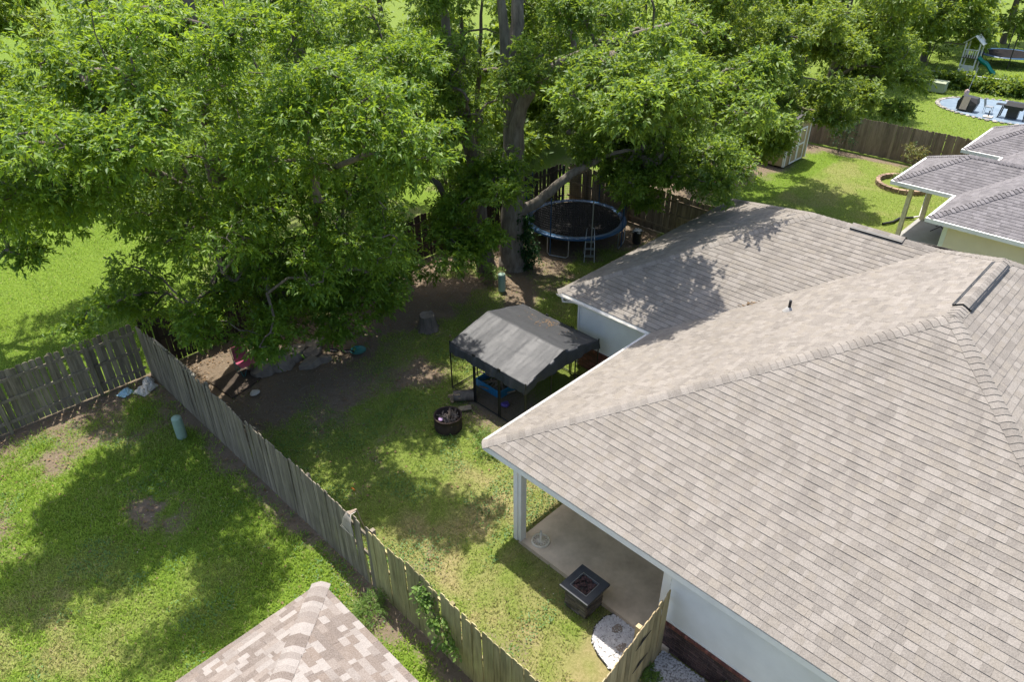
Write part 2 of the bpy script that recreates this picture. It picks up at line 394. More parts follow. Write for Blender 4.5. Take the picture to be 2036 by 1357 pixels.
# ------------------------------------------------------------------ roofs
def clip(poly, A, B, inside):
    out = []
    s = lambda p: (B[0]-A[0])*(p[1]-A[1])-(B[1]-A[1])*(p[0]-A[0])
    for i in range(len(poly)):
        p, q = poly[i], poly[(i+1) % len(poly)]
        a, b = s(p)*inside, s(q)*inside
        if a >= 0: out.append(p)
        if a*b < 0:
            k = a/(a-b); out.append((p[0]+(q[0]-p[0])*k, p[1]+(q[1]-p[1])*k))
    return out
def roof_face(poly3, store, expo=.143, wmin=.10, wmax=.25, seed=0, th=.011):
    """poly3: convex 3d polygon, first edge is the eave. Collects shingles (verts, faces, tint)."""
    rg = random.Random(seed)
    P = [Vector(p) for p in poly3]
    ex = (P[1]-P[0]).normalized(); nrm = None
    for i in range(2, len(P)):
        n_ = ex.cross(P[i]-P[0])
        if n_.length > 1e-3: nrm = n_.normalized(); break
    if nrm.z < 0: nrm = -nrm
    ey = nrm.cross(ex)
    if any((p-P[0]).dot(ey) < -1e-3 for p in P): ey = -ey
    q = [((p-P[0]).dot(ex), (p-P[0]).dot(ey)) for p in P]
    area = sum(q[i][0]*q[(i+1) % len(q)][1]-q[(i+1) % len(q)][0]*q[i][1] for i in range(len(q)))
    ins = 1 if area > 0 else -1
    x0, x1 = min(a[0] for a in q), max(a[0] for a in q); y1 = max(a[1] for a in q)
    rows = int(y1/expo)+1
    for r in range(rows):
        ya, yb = r*expo, (r+1)*expo+.012
        x = x0-rg.uniform(0, .5)
        wob = rg.uniform(-.004, .004)
        while x < x1:
            wd = rg.uniform(wmin, wmax) if rg.random() > .12 else rg.uniform(.04, .08)
            g_ = .0004 if rg.random() > .2 else .0022; pl = [(x+g_, ya+wob+rg.uniform(-.002, .002)), (x+wd-.0004, ya+wob+rg.uniform(-.002, .002)), (x+wd-.0004, yb), (x+g_, yb)]
            for i in range(len(q)):
                pl = clip(pl, q[i], q[(i+1) % len(q)], ins)
                if len(pl) < 3: break
            t_ = rg.random(); t2 = rg.random()
            thk = th*rg.choice((.9, 1.0, 1.0, 1.35))
            x += wd
            if len(pl) < 3: continue
            top = []; bot = []
            for a, b in pl:
                h = thk*max(0, 1-(b-ya)/(expo*1.08))+.002
                base = P[0]+ex*a+ey*b
                top.append(base+nrm*h); bot.append(base-nrm*.004)
            n = len(pl); vs = top+bot
            fs = [tuple(range(n))]+[(i, n+i, n+(i+1) % n, (i+1) % n) for i in range(n)]
            # orientation
            if (top[1]-top[0]).cross(top[2]-top[0]).dot(nrm) < 0: fs = [f[::-1] for f in fs]
            cen = sum(top, Vector())/n
            store.append((vs, fs, t_, t2, cen, nrm))
def cap_line(a, b, na, nb, store, wd=.15, expo=.14, th=.008, seed=0, lift=.013, tmin=0):
    """ridge caps from a (low) to b (high), bent over the two slopes with normals na, nb"""
    rg = random.Random(seed); a, b = Vector(a), Vector(b); L = (b-a).length; d = (b-a)/L
    na, nb = Vector(na).normalized(), Vector(nb).normalized()
    sa = d.cross(na); sb = d.cross(nb)
    mid = (na+nb).normalized()
    if sa.dot(sb) > 0: sb = sb
    # side directions run down each slope away from the ridge
    sa = sa if sa.dot(mid) < 0 else -sa
    sb = sb if sb.dot(mid) < 0 else -sb
    n = int(L/expo)
    for i in range(n+1):
        t0, t1 = i*expo, min(L, (i+1)*expo+.03)
        w0 = wd*rg.uniform(.96, 1.04); vs = []
        for t_, h in ((t0, th+lift), (t1, lift*.6)):
            c0 = a+d*t_
            for k in (0, 1):
                base = c0+mid*(h if k == 0 else -.002)
                vs += [c0+sa*w0+na*(h if k == 0 else -.004), c0+sa*w0*.42+na*(h+.006 if k == 0 else 0), base+mid*.004, c0+sb*w0*.42+nb*(h+.006 if k == 0 else 0), c0+sb*w0+nb*(h if k == 0 else -.004)]
        fs = []
        for k in range(4): fs.append((k, k+1, 10+k+1, 10+k))          # top
        for k in range(4): fs.append((5+k, 5+k+1, k+1, k))             # front butt
        fs += [(0, 10, 15, 5), (4, 9, 19, 14)]
        v3 = [Vector(x) for x in vs]
        if (v3[fs[1][1]]-v3[fs[1][0]]).cross(v3[fs[1][2]]-v3[fs[1][0]]).dot(mid) < 0: fs = [f[::-1] for f in fs]
        store.append((vs, fs, tmin+(1-tmin)*rg.random(), rg.random()*.7, a+d*(t0+t1)/2, mid))
def emit_pieces(store, name, rest, parent, mat, limit=300):
    sc_ = []
    for i, s in enumerate(store):
        p = proj(s[4]); v = 0
        if p and -20 < p[0] < 2056 and -20 < p[1] < 1377:
            view = (Vector((0, 0, CAMH))-s[4]).normalized(); ar = 0
            v = max(0, view.dot(s[5]))/p[2]**2*len(s[0])
        sc_.append((v, i))
    sc_.sort(reverse=True)
    keep = {i for v, i in sc_[:limit] if v > 0}
    def build(items, nm):
        mb = MB(); t1 = []; t2 = []
        for s in items: mb.add(s[0], s[1]); t1 += [s[2]]*len(s[0]); t2 += [s[3]]*len(s[0])
        me = mb.mesh(nm, mat)
        for an, av in (('tint', t1), ('tint2', t2)):
            a_ = me.attributes.new(an, 'FLOAT', 'POINT'); a_.data.foreach_set('value', np.asarray(av, np.float32))
        return me
    for i in sorted(keep): link(bpy.data.objects.new(name, build([store[i]], name)), parent)
    other = [s for i, s in enumerate(store) if i not in keep]
    if other: tag(link(bpy.data.objects.new(rest, build(other, rest)), parent), kind='stuff')
def poly_deck(polys, parent, z=-.02, name='roof', mat='deck'):
    mb = MB()
    for p in polys: mb.add([Vector(v)+Vector((0, 0, z)) for v in p], [tuple(range(len(p)))])
    o = mb.obj(name, mat, parent); LOC[o.name] = Vector((0, 0, 0)); return o
def sub(parent):   # parts of a part keep world coordinates
    return parent
EZ = 2.6; PM = .48
def rz(d): return EZ+PM*d

# ================================================================== the main house
H1 = thing('house', 'house with greige shingle hip roof, white siding and covered patio', 'house', (16, 3, 0))
x0, x1, y0, y1 = 8.01, 24.35, 8.82, -4.14
hw = 6.48
A = (x0, y0, EZ); B = (x0, y1, EZ); Cc = (x1, y1, EZ)
Ra = (x0+hw, y0-hw, rz(hw)); Rb = (x1-hw, y0-hw, rz(hw))
wx0, wx1, wy = 14.24, 24.14, 12.16; whw = 4.95
V0 = (wx0, y0, EZ); Wr = (wx0+whw, wy-whw, rz(whw)); Wv = (wx0+whw, y0-whw, rz(whw))
W0 = (wx0, wy, EZ); W1 = (wx1, wy, EZ)
faces1 = [[B, A, Ra], [A, V0, Wv, Rb, Ra], [Cc, B, Ra, Rb], [W0, V0, Wv, Wr], [W0, W1, Wr], [W1, (wx1, y1, EZ), Rb, Wv, Wr]]
roof1 = poly_deck(faces1, H1)
st1 = []
for i, f in enumerate(faces1): roof_face(f, st1, seed=10+i, wmin=(.8 if i == 5 else .10), wmax=(1.2 if i == 5 else .25))
emit_pieces(st1, 'shingle', 'shingle_field', roof1, M['shingle'])
k_ = math.hypot(1, PM)
n_l = (-PM, 0, 1); n_y = (0, PM, 1); n_ny = (0, -PM, 1); n_x = (PM, 0, 1)
caps = []
cap_line(A, Ra, n_l, n_y, caps, seed=1); cap_line(B, Ra, n_l, n_ny, caps, seed=2)
cap_line(Ra, Rb, n_y, n_ny, caps, seed=3); cap_line(Wv, Rb, n_y, n_x, caps, seed=4)
cap_line(W0, Wr, n_l, n_y, caps, seed=5); cap_line(Wr, Wv, n_l, n_x, caps, seed=6); cap_line(W1, Wr, n_y, n_x, caps, seed=7)
cap_line(Cc, Rb, n_ny, n_x, caps, seed=8)
emit_pieces(caps, 'ridge_cap', 'ridge_cap_run', roof1, M['shingle'])
# raised ridge vents with dark slotted sides
def ridge_vent(a, b, nl, nr, hgt=.055, wd=.17):
    a, b = Vector(a), Vector(b); st = []
    cap_line(a+Vector((0, 0, hgt)), b+Vector((0, 0, hgt)), nl, nr, st, wd=wd, expo=.14, th=.0025, seed=44, lift=.003)
    mb = MB(); d = (b-a).normalized()
    for nn in (nl, nr):
        nn = Vector(nn).normalized(); sd = d.cross(nn); sd = sd if sd.z < 0 else -sd
        for q in (.70, .94):
            p = sd*wd*q+nn*.032
            mb.bar(a+p, b+p, .03, .055, nn)
    v = mb.obj('ridge_vent', 'black', roof1)
    mb = MB(); at1 = []; at2 = []
    for s in st: mb.add(s[0], s[1]); at1 += [s[2]]*len(s[0]); at2 += [s[3]]*len(s[0])
    me = mb.mesh('vent_cover', M['shingle'])
    for an, av in (('tint', at1), ('tint2', at2)):
        q = me.attributes.new(an, 'FLOAT', 'POINT'); q.data.foreach_set('value', np.asarray(av, np.float32))
    link(bpy.data.objects.new('vent_cover', me), roof1)
ridge_vent((15.0, Ra[1], Ra[2]), (17.6, Ra[1], Ra[2]), n_y, n_ny)
ridge_vent((Wr[0], 6.1, Wr[2]), (Wr[0], 4.75, Wr[2]), n_l, n_x)
# fascia, soffit, gutter
mb = MB()
fz0, fz1 = EZ-.17, EZ-.012
def fascia(mb, pts, th=.03):
    for a, b in zip(pts[:-1], pts[1:]): mb.bar((a[0], a[1], (fz0+fz1)/2), (b[0], b[1], (fz0+fz1)/2), th, fz1-fz0)
fascia(mb, [(x0+.02, y1+.02), (x0+.02, y0-.02), (wx0+.02, y0-.02), (wx0+.02, wy-.02), (wx1-.02, wy-.02), (wx1-.02, y1+.02), (x0+.05, y1+.02)])
mb.obj('fascia', 'white', H1)
mb = MB()
mb.box((x0+.04, y1+.04, fz0+.003), (x1-.2, y0-.04, fz0+.02)); mb.box((wx0+.04, y0-.03, fz0+.003), (wx1-.04, wy-.04, fz0+.02))
mb.obj('soffit', 'white', H1)
def gutter(a, b, out, nm='gutter'):
    a, b, o_ = Vector(a), Vector(b), Vector(out); pr = [(0, .0), (0, -.10), (.07, -.10), (.11, -.02), (.105, -.02), (.065, -.09), (.01, -.09), (.01, 0)]
    mb = MB(); mb.prism([a+o_*u+Vector((0, 0, v)) for u, v in pr], b-a); return mb.obj(nm, 'white', H1)
gutter((wx0, wy-.05, EZ-.02), (wx0, y0+.05, EZ-.02), (-1, 0, 0)); gutter((x0+.12, y0, EZ-.02), (wx0-.1, y0, EZ-.02), (0, 1, 0))
mb = MB(); mb.tube([(wx0-.06, wy-.25, EZ-.12), (wx0-.04, wy-.25, EZ-.24), (wx0+.38, wy-.5, EZ-.36), (wx0+.41, wy-.52, EZ-.5), (wx0+.41, wy-.52, .1)], .038, 6); mb.obj('downspout', 'white', H1)
# walls
WX = 8.33; SID0, SID1 = .86, fz0
def lap_wall(parent, a, b, out, z0, z1, mat='siding', lap=.114):
    a, b, o_ = Vector((*a, 0)), Vector((*b, 0)), Vector((*out, 0)); n = int(round((z1-z0)/lap))
    for i in range(n):
        za, zb = z0+i*lap, z0+(i+1)*lap
        mb = MB(); mb.prism([a+o_*.034+Vector((0, 0, za)), a+o_*.004+Vector((0, 0, zb+.004)), a-o_*.004+Vector((0, 0, zb+.004)), a-o_*.004+Vector((0, 0, za))], b-a)
        mb.obj('siding_board', mat, parent)
def brick_wall(parent, a, b, out, z1, rowlock=True, mat='brick_dark', long=.2, hb=.0667):
    """running bond, each brick its own object, plus a rowlock sill"""
    a, b, o_ = Vector((*a, 0)), Vector((*b, 0)), Vector((*out, 0)); L = (b-a).length; d = (b-a)/L
    ang = math.atan2(d.y, d.x)
    mb = MB(); mb.box((-long/2+.005, -.015, .004), (long/2-.005, .02, hb-.006)); me = mb.mesh('brick', M[mat])
    top = z1-.11 if rowlock else z1
    mb = MB(); mb.prism([a, b, b+Vector((0, 0, top)), a+Vector((0, 0, top))], -o_*.05); mb.obj('mortar', 'mortar', parent)
    rows = int(top/hb); sg = 1 if Vector((0, 1, 0)).cross(Vector((0, 0, 1))).dot(Vector((1, 0, 0))) > 0 else -1
    for r in range(rows):
        k = 0; x = (long/2 if r % 2 else long)
        while x < L-.02:
            p = a+d*x; o = inst('brick', me, parent, (p.x+o_.x*random.uniform(0, .003), p.y+o_.y*random.uniform(0, .003), r*hb), (0, 0, ang)); x += long
    if rowlock:
        mb = MB(); mb.box((-.031, -.06, 0), (.031, .03, .085)); me2 = mb.mesh('rowlock_brick', M['brick'])
        n = int(L/.072)
        for i in range(n):
            p = a+d*(i*.072+.036); inst('rowlock_brick', me2, parent, (p.x, p.y, top+.006), (R(9) if out[0] < 0 else 0, 0, ang))
        mb = MB(); mb.prism([a+o_*.03+Vector((0, 0, top)), b+o_*.03+Vector((0, 0, top)), b+o_*.03+Vector((0, 0, top+.07)), a+o_*.03+Vector((0, 0, top+.07))], -o_*.09); mb.obj('mortar', 'mortar', parent)
mb = MB()
mb.box((WX+.02, y1+.5, 0), (11.4, 4.22, fz0)); mb.box((11.4, y1+.5, 0), (wx1-.5, 7.95, fz0)); mb.box((14.72, 7.9, 0), (wx1-.5, 11.68, fz0))
wall1 = mb.obj('wall', 'siding', H1)
lap_wall(wall1, (WX, 4.12), (WX, -.2), (-1, 0), SID0, SID1)
lap_wall(wall1, (14.70, 11.58), (14.70, 8.1), (-1, 0), SID0, SID1)
lap_wall(wall1, (8.45, 4.25), (11.4, 4.25), (0, 1), .1, SID1)
brick_wall(wall1, (WX, 4.2), (WX, .6), (-1, 0), SID0)
brick_wall(wall1, (14.70, 11.66), (14.70, 9.6), (-1, 0), SID0, mat='brick')
mb = MB()
mb.box((WX-.03, 4.10, SID0), (WX+.1, 4.27, SID1)); mb.obj('corner_trim', 'white', H1)
mb = MB(); mb.box((14.67, 11.56, SID0), (14.8, 11.70, SID1)); mb.obj('corner_trim', 'white', H1)
mb = MB(); mb.box((WX-.04, .4, SID0-.012), (WX+.02, 4.1, SID0+.02)); mb.obj('starter_strip', 'white', H1)
mb = MB(); mb.box((14.66, 8.1, SID0-.012), (14.72, 11.56, SID0+.02)); mb.obj('starter_strip', 'white', H1)
# patio slab and post
mb = MB(); mb.box((8.25, 3.9, -.1), (11.4, 7.95, .1)); mb.obj('patio_slab', 'concrete', H1)
mb = MB(); mb.box((8.23, 7.86, .1), (8.40, 8.03, fz0)); mb.box((8.20, 7.95, .1), (8.25, 8.06, fz0)); mb.obj('post', 'white', H1)
mb = MB(); mb.box((8.2, 4.2, fz0-.18), (8.42, 8.05, fz0+.001)); mb.box((8.42, 7.85, fz0-.18), (14.7, 8.05, fz0+.002)); mb.obj('beam', 'white', H1)
# vent pipe
vp = (15.35, 5.8); vz = rz(y0-vp[1])
mb = MB(); mb.tube([(*vp, vz-.05), (*vp, vz+.28)], .035, 10); mb.obj('vent_pipe', 'black', roof1)
mb = MB(); mb.lathe([(.14, .0), (.10, .05), (.045, .12), (.04, .12)], (*vp, vz-.02), 14); mb.obj('pipe_boot', 'concrete_grey', roof1)

# ================================================================== neighbour house, lower left (only its roof corner shows)
H2 = thing('house', 'neighbouring house with pale tan mixed shingle roof in the lower left corner', 'house', (-2, 2, 0))
ez2 = 2.5; px1, py1 = 3.59, 8.25; h2 = 5.0; pm2 = .45
a2 = (px1, py1, ez2); b2 = (px1, py1-2*h2, ez2); c2 = (px1-12, py1, ez2); d2 = (px1-12, py1-2*h2, ez2)
r2 = (px1-h2, py1-h2, ez2+pm2*h2); r2b = (px1-12+h2, py1-h2, ez2+pm2*h2)
f2 = [[a2, b2, r2], [c2, a2, r2, r2b], [b2, d2, r2b, r2], [d2, c2, r2b]]
roof2 = poly_deck(f2, H2)
s2 = []
for i, f in enumerate(f2): roof_face(f, s2, seed=60+i, wmin=(.11 if i < 2 else .8), wmax=(.30 if i < 2 else 1.2))
emit_pieces(s2, 'shingle', 'shingle_field', roof2, M['shingle_tan'])
cp = []; cap_line(a2, r2, (pm2, 0, 1), (0, pm2, 1), cp, wd=.17, seed=61, tmin=.2); cap_line(b2, r2, (pm2, 0, 1), (0, -pm2, 1), cp, seed=62)
cap_line(r2, r2b, (0, pm2, 1), (0, -pm2, 1), cp, seed=63)
emit_pieces(cp, 'ridge_cap', 'ridge_cap_run', roof2, M['shingle_tan'])
mb = MB(); mb.box((px1-11.6, py1-9.6, 0), (px1-.45, py1-.45, ez2-.15)); mb.obj('wall', 'siding', H2)
mb = MB()
mb.box((px1-.05, py1-9.98, ez2-.17), (px1-.02, py1-.02, ez2-.02)); mb.box((px1-11.98, py1-.05, ez2-.168), (px1-.05, py1-.02, ez2-.022)); mb.obj('fascia', 'white', H2)
mb = MB(); mb.box((px1-11.95, py1-9.95, ez2-.16), (px1-.06, py1-.06, ez2-.14)); mb.obj('soffit', 'white', H2)

# ================================================================== neighbour house on the right
H3 = thing('house', 'neighbouring house with dark grey shingle roof and cream siding at the right edge', 'house', (34, 0, 0))
pm3 = .5
def hip_rect(xa, xb, ya, yb, hwid, ridge):
    """yb is the near (+y) end"""
    z = EZ; q = lambda d: EZ+pm3*d
    if ridge == 'y':
        xm = (xa+xb)/2; t = (xm, yb-hwid, q(hwid)); bq = (xm, ya, q(hwid))
        return [[(xa, yb, z), (xa, ya, z), bq, t], [(xa, yb, z), (xb, yb, z), t], [(xb, yb, z), (xb, ya, z), bq, t]], [((xa, yb, z), t, (-pm3, 0, 1), (0, pm3, 1)), ((xb, yb, z), t, (pm3, 0, 1), (0, pm3, 1)), (t, bq, (-pm3, 0, 1), (pm3, 0, 1))]
    t = (xa+hwid, yb-hwid, q(hwid)); e = (xb-hwid, yb-hwid, q(hwid))
    return [[(xa, yb-2*hwid, z), (xa, yb, z), t], [(xa, yb, z), (xb, yb, z), e, t], [(xb, yb-2*hwid, z), (xb, yb, z), e], [(xa, yb-2*hwid, z), (xb, yb-2*hwid, z), e, t]], [((xa, yb, z), t, (-pm3, 0, 1), (0, pm3, 1)), ((xa, yb-2*hwid, z), t, (-pm3, 0, 1), (0, -pm3, 1)), (t, e, (0, pm3, 1), (0, -pm3, 1))]
f3 = []; cl3 = []
for args in ((27.47, 42.5, -5.8, 6.25, 6.0, 'x'), (30.4, 34.3, 2.2, 8.57, 1.95, 'y'), (36.5, 41.0, 2.0, 7.83, 2.25, 'y')):
    a_, b_ = hip_rect(*args); f3 += a_; cl3 += b_
roof3 = poly_deck(f3, H3)
s3 = []
for i, f in enumerate(f3): roof_face(f, s3, seed=80+i, wmin=(.10 if i in (0, 1, 4, 5, 7, 8) else .8), wmax=(.25 if i in (0, 1, 4, 5, 7, 8) else 1.2))
emit_pieces(s3, 'shingle', 'shingle_field', roof3, M['shingle_dark'])
cp = []
for i, l in enumerate(cl3): cap_line(*l, cp, seed=90+i, th=.03)
emit_pieces(cp, 'ridge_cap', 'ridge_cap_run', roof3, M['shingle_dark'])
mb = MB()
for xa, xb, ya, yb in ((27.47, 42.5, -5.75, 6.25), (30.4, 34.3, 6.2, 8.57), (36.5, 41.0, 6.2, 7.83)):
    mb.box((xa-.10, ya, EZ-.16), (xa, yb, EZ-.015)); mb.box((xa-.10, yb, EZ-.161), (xb+.10, yb+.10, EZ-.016)); mb.box((xb, ya, EZ-.16), (xb+.1, yb, EZ-.015))
mb.obj('gutter', 'white', H3)
mb = MB()
for xa, xb, ya, yb in ((27.52, 42.4, -5.7, 6.2), (30.45, 34.25, 6.21, 8.5), (36.55, 40.9, 6.22, 7.8)): mb.box((xa, ya, EZ-.2), (xb, yb, EZ-.165))
mb.obj('soffit', 'white', H3)
mb = MB(); mb.box((27.92, -5.3, 0), (31.4, 5.75, 2.42)); mb.box((31.4, -5.3, 0), (42, 5.2, 2.42)); mb.box((37, 5.1, 0), (40.6, 7.4, 2.42)); wall3 = mb.obj('wall', 'siding_cream', H3)
lap_wall(wall3, (27.9, 5.65), (27.9, 1.5), (-1, 0), .1, 2.42, 'siding_cream', .16)
mb = MB(); mb.box((27.86, 5.65, .0), (28.0, 5.80, 2.42)); mb.obj('corner_trim', 'white', H3)
mb = MB(); mb.box((30.7, 5.3, -.1), (33.9, 8.1, .08)); mb.obj('patio_slab', 'concrete_grey', H3)
for p in ((31.0, 8.0), (33.7, 7.95)):
    mb = MB(); mb.box((p[0]-.08, p[1]-.08, .0), (p[0]+.08, p[1]+.08, 2.42)); mb.obj('post', 'cream', H3)
mb = MB(); mb.tube([(33.9, 8.12, 2.5), (33.84, 8.08, 2.3), (33.84, 8.08, .15), (33.7, 8.3, .06)], .05, 6); mb.obj('downspout', 'white', H3)
mb = MB(); mb.tube([(33.7, 8.3, .06), (33.2, 8.7, .06), (32.6, 8.75, .06), (32.1, 9.0, .05)], .055, 8); mb.obj('drain_pipe', 'black', None, 'black flexible drain pipe on the grass by the right neighbour patio', 'pipe')
t = thing('folding_table', 'small dark folding table on the grey patio of the right neighbour', 'table', (33.0, 6.9, .08))
mb = MB(); mb.box((32.6, 6.5, .72), (33.4, 7.3, .75)); mb.obj('table_top', 'black', t)
for sx in (-.34, .34):
    for sg in (-1, 1):
        mb = MB(); mb.bar((33+sx, 6.9-.34*sg, .08), (33+sx, 6.9+.34*sg, .72), .03, .03); mb.obj('leg', 'black', t)

# ================================================================== fences
def picket_meshes(mat, h=1.83, wd=.138, th=.018, n=5):
    out = []
    for i in range(n):
        rg = random.Random(i*7+len(mat)); hh = h+rg.uniform(-.03, .02); e = rg.uniform(.025, .035)
        mb = MB(); mb.prism([(-wd/2, -th/2, 0), (wd/2, -th/2, 0), (wd/2, -th/2, hh-e), (wd/2-e, -th/2, hh), (-wd/2+e, -th/2, hh), (-wd/2, -th/2, hh-e)], (0, th, 0))
        out.append(mb.mesh('picket', M[mat]))
    return out
PK = {k: picket_meshes(k) for k in ('wood_grey', 'wood_olive', 'wood_tan', 'wood_dark', 'wood_brown')}
def fence(name, label, a, b, kind, out, gap=.006, step=.144, rails=(.3, .95, 1.55), post_step=2.4, seed=0, skip=(), lean=0, railmat=None, cat='fence', zfun=None, tilt=1.0):
    """pickets run from a to b, on the side 'out' of the rails; kind may be a function of distance"""
    rg = random.Random(seed); a, b = Vector((*a, 0)), Vector((*b, 0)); L = (b-a).length; d = (b-a)/L; o_ = Vector((*out, 0))
    ang = math.atan2(d.y, d.x); t = thing(name, label, cat, tuple((a+b)/2))
    kf = kind if callable(kind) else (lambda s: kind)
    n = int(L/step)
    for i in range(n):
        if i in skip: continue
        s = (i+.5)*step; p = a+d*s+o_*rg.uniform(-.006, .006); k = kf(s)
        zz = zfun(s) if zfun else 0
        inst('picket', rg.choice(PK[k]), t, (p.x, p.y, .01+zz+rg.uniform(-.02, .015)), (lean+R(rg.gauss(0, .5))*tilt, R(rg.gauss(0, .55))*tilt, ang+R(rg.gauss(0, 1))), (rg.uniform(1.02, 1.045), 1, 1))
    for zr in rails:
        m_ = 0
        while m_ < L-.1:
            e = min(L, m_+post_step); mb = MB(); pa, pb = a+d*m_-o_*.035, a+d*e-o_*.035
            mb.bar((pa.x, pa.y, zr+rg.uniform(-.02, .02)), (pb.x, pb.y, zr+rg.uniform(-.02, .02)), .04, .085); mb.obj('rail', railmat or kf(m_+.5), t); m_ = e
    m_ = 0
    while m_ <= L+.1:
        p = a+d*min(m_, L)-o_*.10; mb = MB(); mb.box((p.x-.045, p.y-.045, -.05), (p.x+.045, p.y+.045, 1.66+rg.uniform(-.05, .13))); mb.obj('post', railmat or kf(m_), t); m_ += post_step
    return t
rgk = random.Random(3)
def kind1(s):   # s runs from near to far
    y = 2.0+s
    return 'wood_olive' if y < 8.9+rgk.uniform(-.5, .5) else 'wood_grey'
F1 = fence('fence', 'long weathered picket fence crossing the picture between the two lawns', (5.22, 2.0), (5.14, 20.7), kind1, (-1, 0), seed=1, skip=(51,), lean=0)
mb = MB(); mb.prism([(5.2, 9.40, .0), (5.2, 9.50, .0), (5.2, 9.51, .62), (5.2, 9.475, .95), (5.2, 9.43, .6)], (-.018, 0, 0)); mb.obj('broken_picket', 'wood_olive', F1)
F2 = fence('fence', 'grey gappy picket fence at the left edge before the sunlit lawn', (-3.5, 20.78), (5.08, 20.72), 'wood_grey', (0, 1), step=.158, seed=2, railmat='wood_grey', tilt=1.5)
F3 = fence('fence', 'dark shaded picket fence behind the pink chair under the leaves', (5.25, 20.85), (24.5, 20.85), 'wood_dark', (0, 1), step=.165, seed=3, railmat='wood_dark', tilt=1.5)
F4 = fence('fence', 'brown fence with rails showing beside the trampoline', (24.75, 12.4), (24.75, 20.7), 'wood_brown', (1, 0), seed=4, railmat='wood_brown')
F5 = fence('fence', 'brown picket fence in front of the far lawn behind the shed', (41.1, 6.5), (40.9, 20.5), 'wood_brown', (-1, 0), seed=5, step=.148, tilt=.4)
F6 = fence('gate_fence', 'short new tan fence with gate joining the white house wall', (5.32, 3.74), (8.26, 4.03), 'wood_tan', (.098, -.995), seed=6, post_step=1.95, cat='gate', step=.1385, tilt=.3)
for z in (.78, 1.45):   # strap hinges
    gl = lambda x, dz: (x, 3.74+(x-5.32)*.0986-.024, z+dz)
    mb = MB(); mb.prism([gl(6.98, 0), gl(7.16, .03), gl(7.24, .075), gl(7.30, .03), gl(7.52, 0), gl(7.30, -.02), gl(7.16, -.02)], (0, -.008, 0)); mb.obj('hinge', 'black', F6)

# ================================================================== foliage
def build_leaves(P, D, L, W, up_bias, rng, var):
    """P leaf bases, D leaf axes (unit). Each leaf: folded lanceolate, two triangles."""
    n = len(P)
    nr = rng.normal(size=(n, 3))*.55; nr[:, 2] += up_bias*1.25
    S = np.cross(D, nr); S /= np.linalg.norm(S, axis=1, keepdims=True)+1e-9
    Nn = np.cross(S, D)
    mid = P+D*(L*.45)[:, None]
    v = np.empty((n, 4, 3), np.float32)
    v[:, 0] = P; v[:, 1] = mid+S*(W*.5)[:, None]+Nn*(W*.16)[:, None]
    v[:, 2] = P+D*L[:, None]-np.array([0, 0, 1.])*(L*.12)[:, None]; v[:, 3] = mid-S*(W*.5)[:, None]+Nn*(W*.16)[:, None]
    b = np.arange(n)*4
    f = np.concatenate([np.stack([b, b+1, b+2], 1), np.stack([b, b+2, b+3], 1)])
    return v.reshape(-1, 3), f, np.repeat(var, 4)
def unit(a): return a/(np.linalg.norm(a, axis=1, keepdims=True)+1e-9)
def foliage(cl, ctr, rc, sprays, lps, leaf, rng, droop=.35, slen=.38, up_bias=1.0):
    """cl: clump centres, ctr: the centre each clump points away from"""
    n = len(cl); k = sprays
    c = np.repeat(cl, k, 0); cc = np.repeat(ctr, k, 0); rcc = np.repeat(rc, k)
    off = rng.normal(size=(n*k, 3)); off = unit(off)*(rng.random((n*k, 1))**.45); off[:, 2] *= .62
    o = c+off*rcc[:, None]
    d = unit(off*.9+unit(c-cc)*.55+rng.normal(size=off.shape)*.35+np.array([0, 0, .15-droop]))
    sl = slen*(.6+.7*rng.random(n*k))
    cv = np.repeat(rng.normal(0, .16, n), k)+rng.normal(0, .13, n*k)
    j = np.tile(np.linspace(.12, 1, lps), n*k)
    O = np.repeat(o, lps, 0); D = np.repeat(d, lps, 0); SL = np.repeat(sl, lps)
    P = O+D*(j*SL)[:, None]; P[:, 2] -= .18*SL*j*j
    side = unit(np.cross(D, np.array([0, 0, 1.])+rng.normal(size=D.shape)*.3))
    sg = np.tile(np.where(np.arange(lps) % 2, 1, -1), n*k)[:, None]
    ax = unit(D*.6+side*sg*.85*(1.15-j)[:, None]+rng.normal(size=D.shape)*.42-np.array([0, 0, .18]))
    m_ = len(P); Lf = leaf[0]*(.45+.85*rng.random(m_)); Wf = Lf*leaf[1]
    var = np.clip(.45+np.repeat(cv, lps)+rng.normal(0, .12, m_), 0, 1)
    return build_leaves(P, ax, Lf, Wf, up_bias, rng, var)
def smooth_path(pts, sub_=5):
    pts = [np.array(p, float) for p in pts]; out = []
    for i in range(len(pts)-1):
        p0, p1, p2, p3 = pts[max(i-1, 0)], pts[i], pts[i+1], pts[min(i+2, len(pts)-1)]
        for k in range(sub_):
            t = k/sub_; out.append(.5*((2*p1)+(-p0+p2)*t+(2*p0-5*p1+4*p2-p3)*t*t+(-p0+3*p1-3*p2+p3)*t**3))
    out.append(pts[-1]); return out
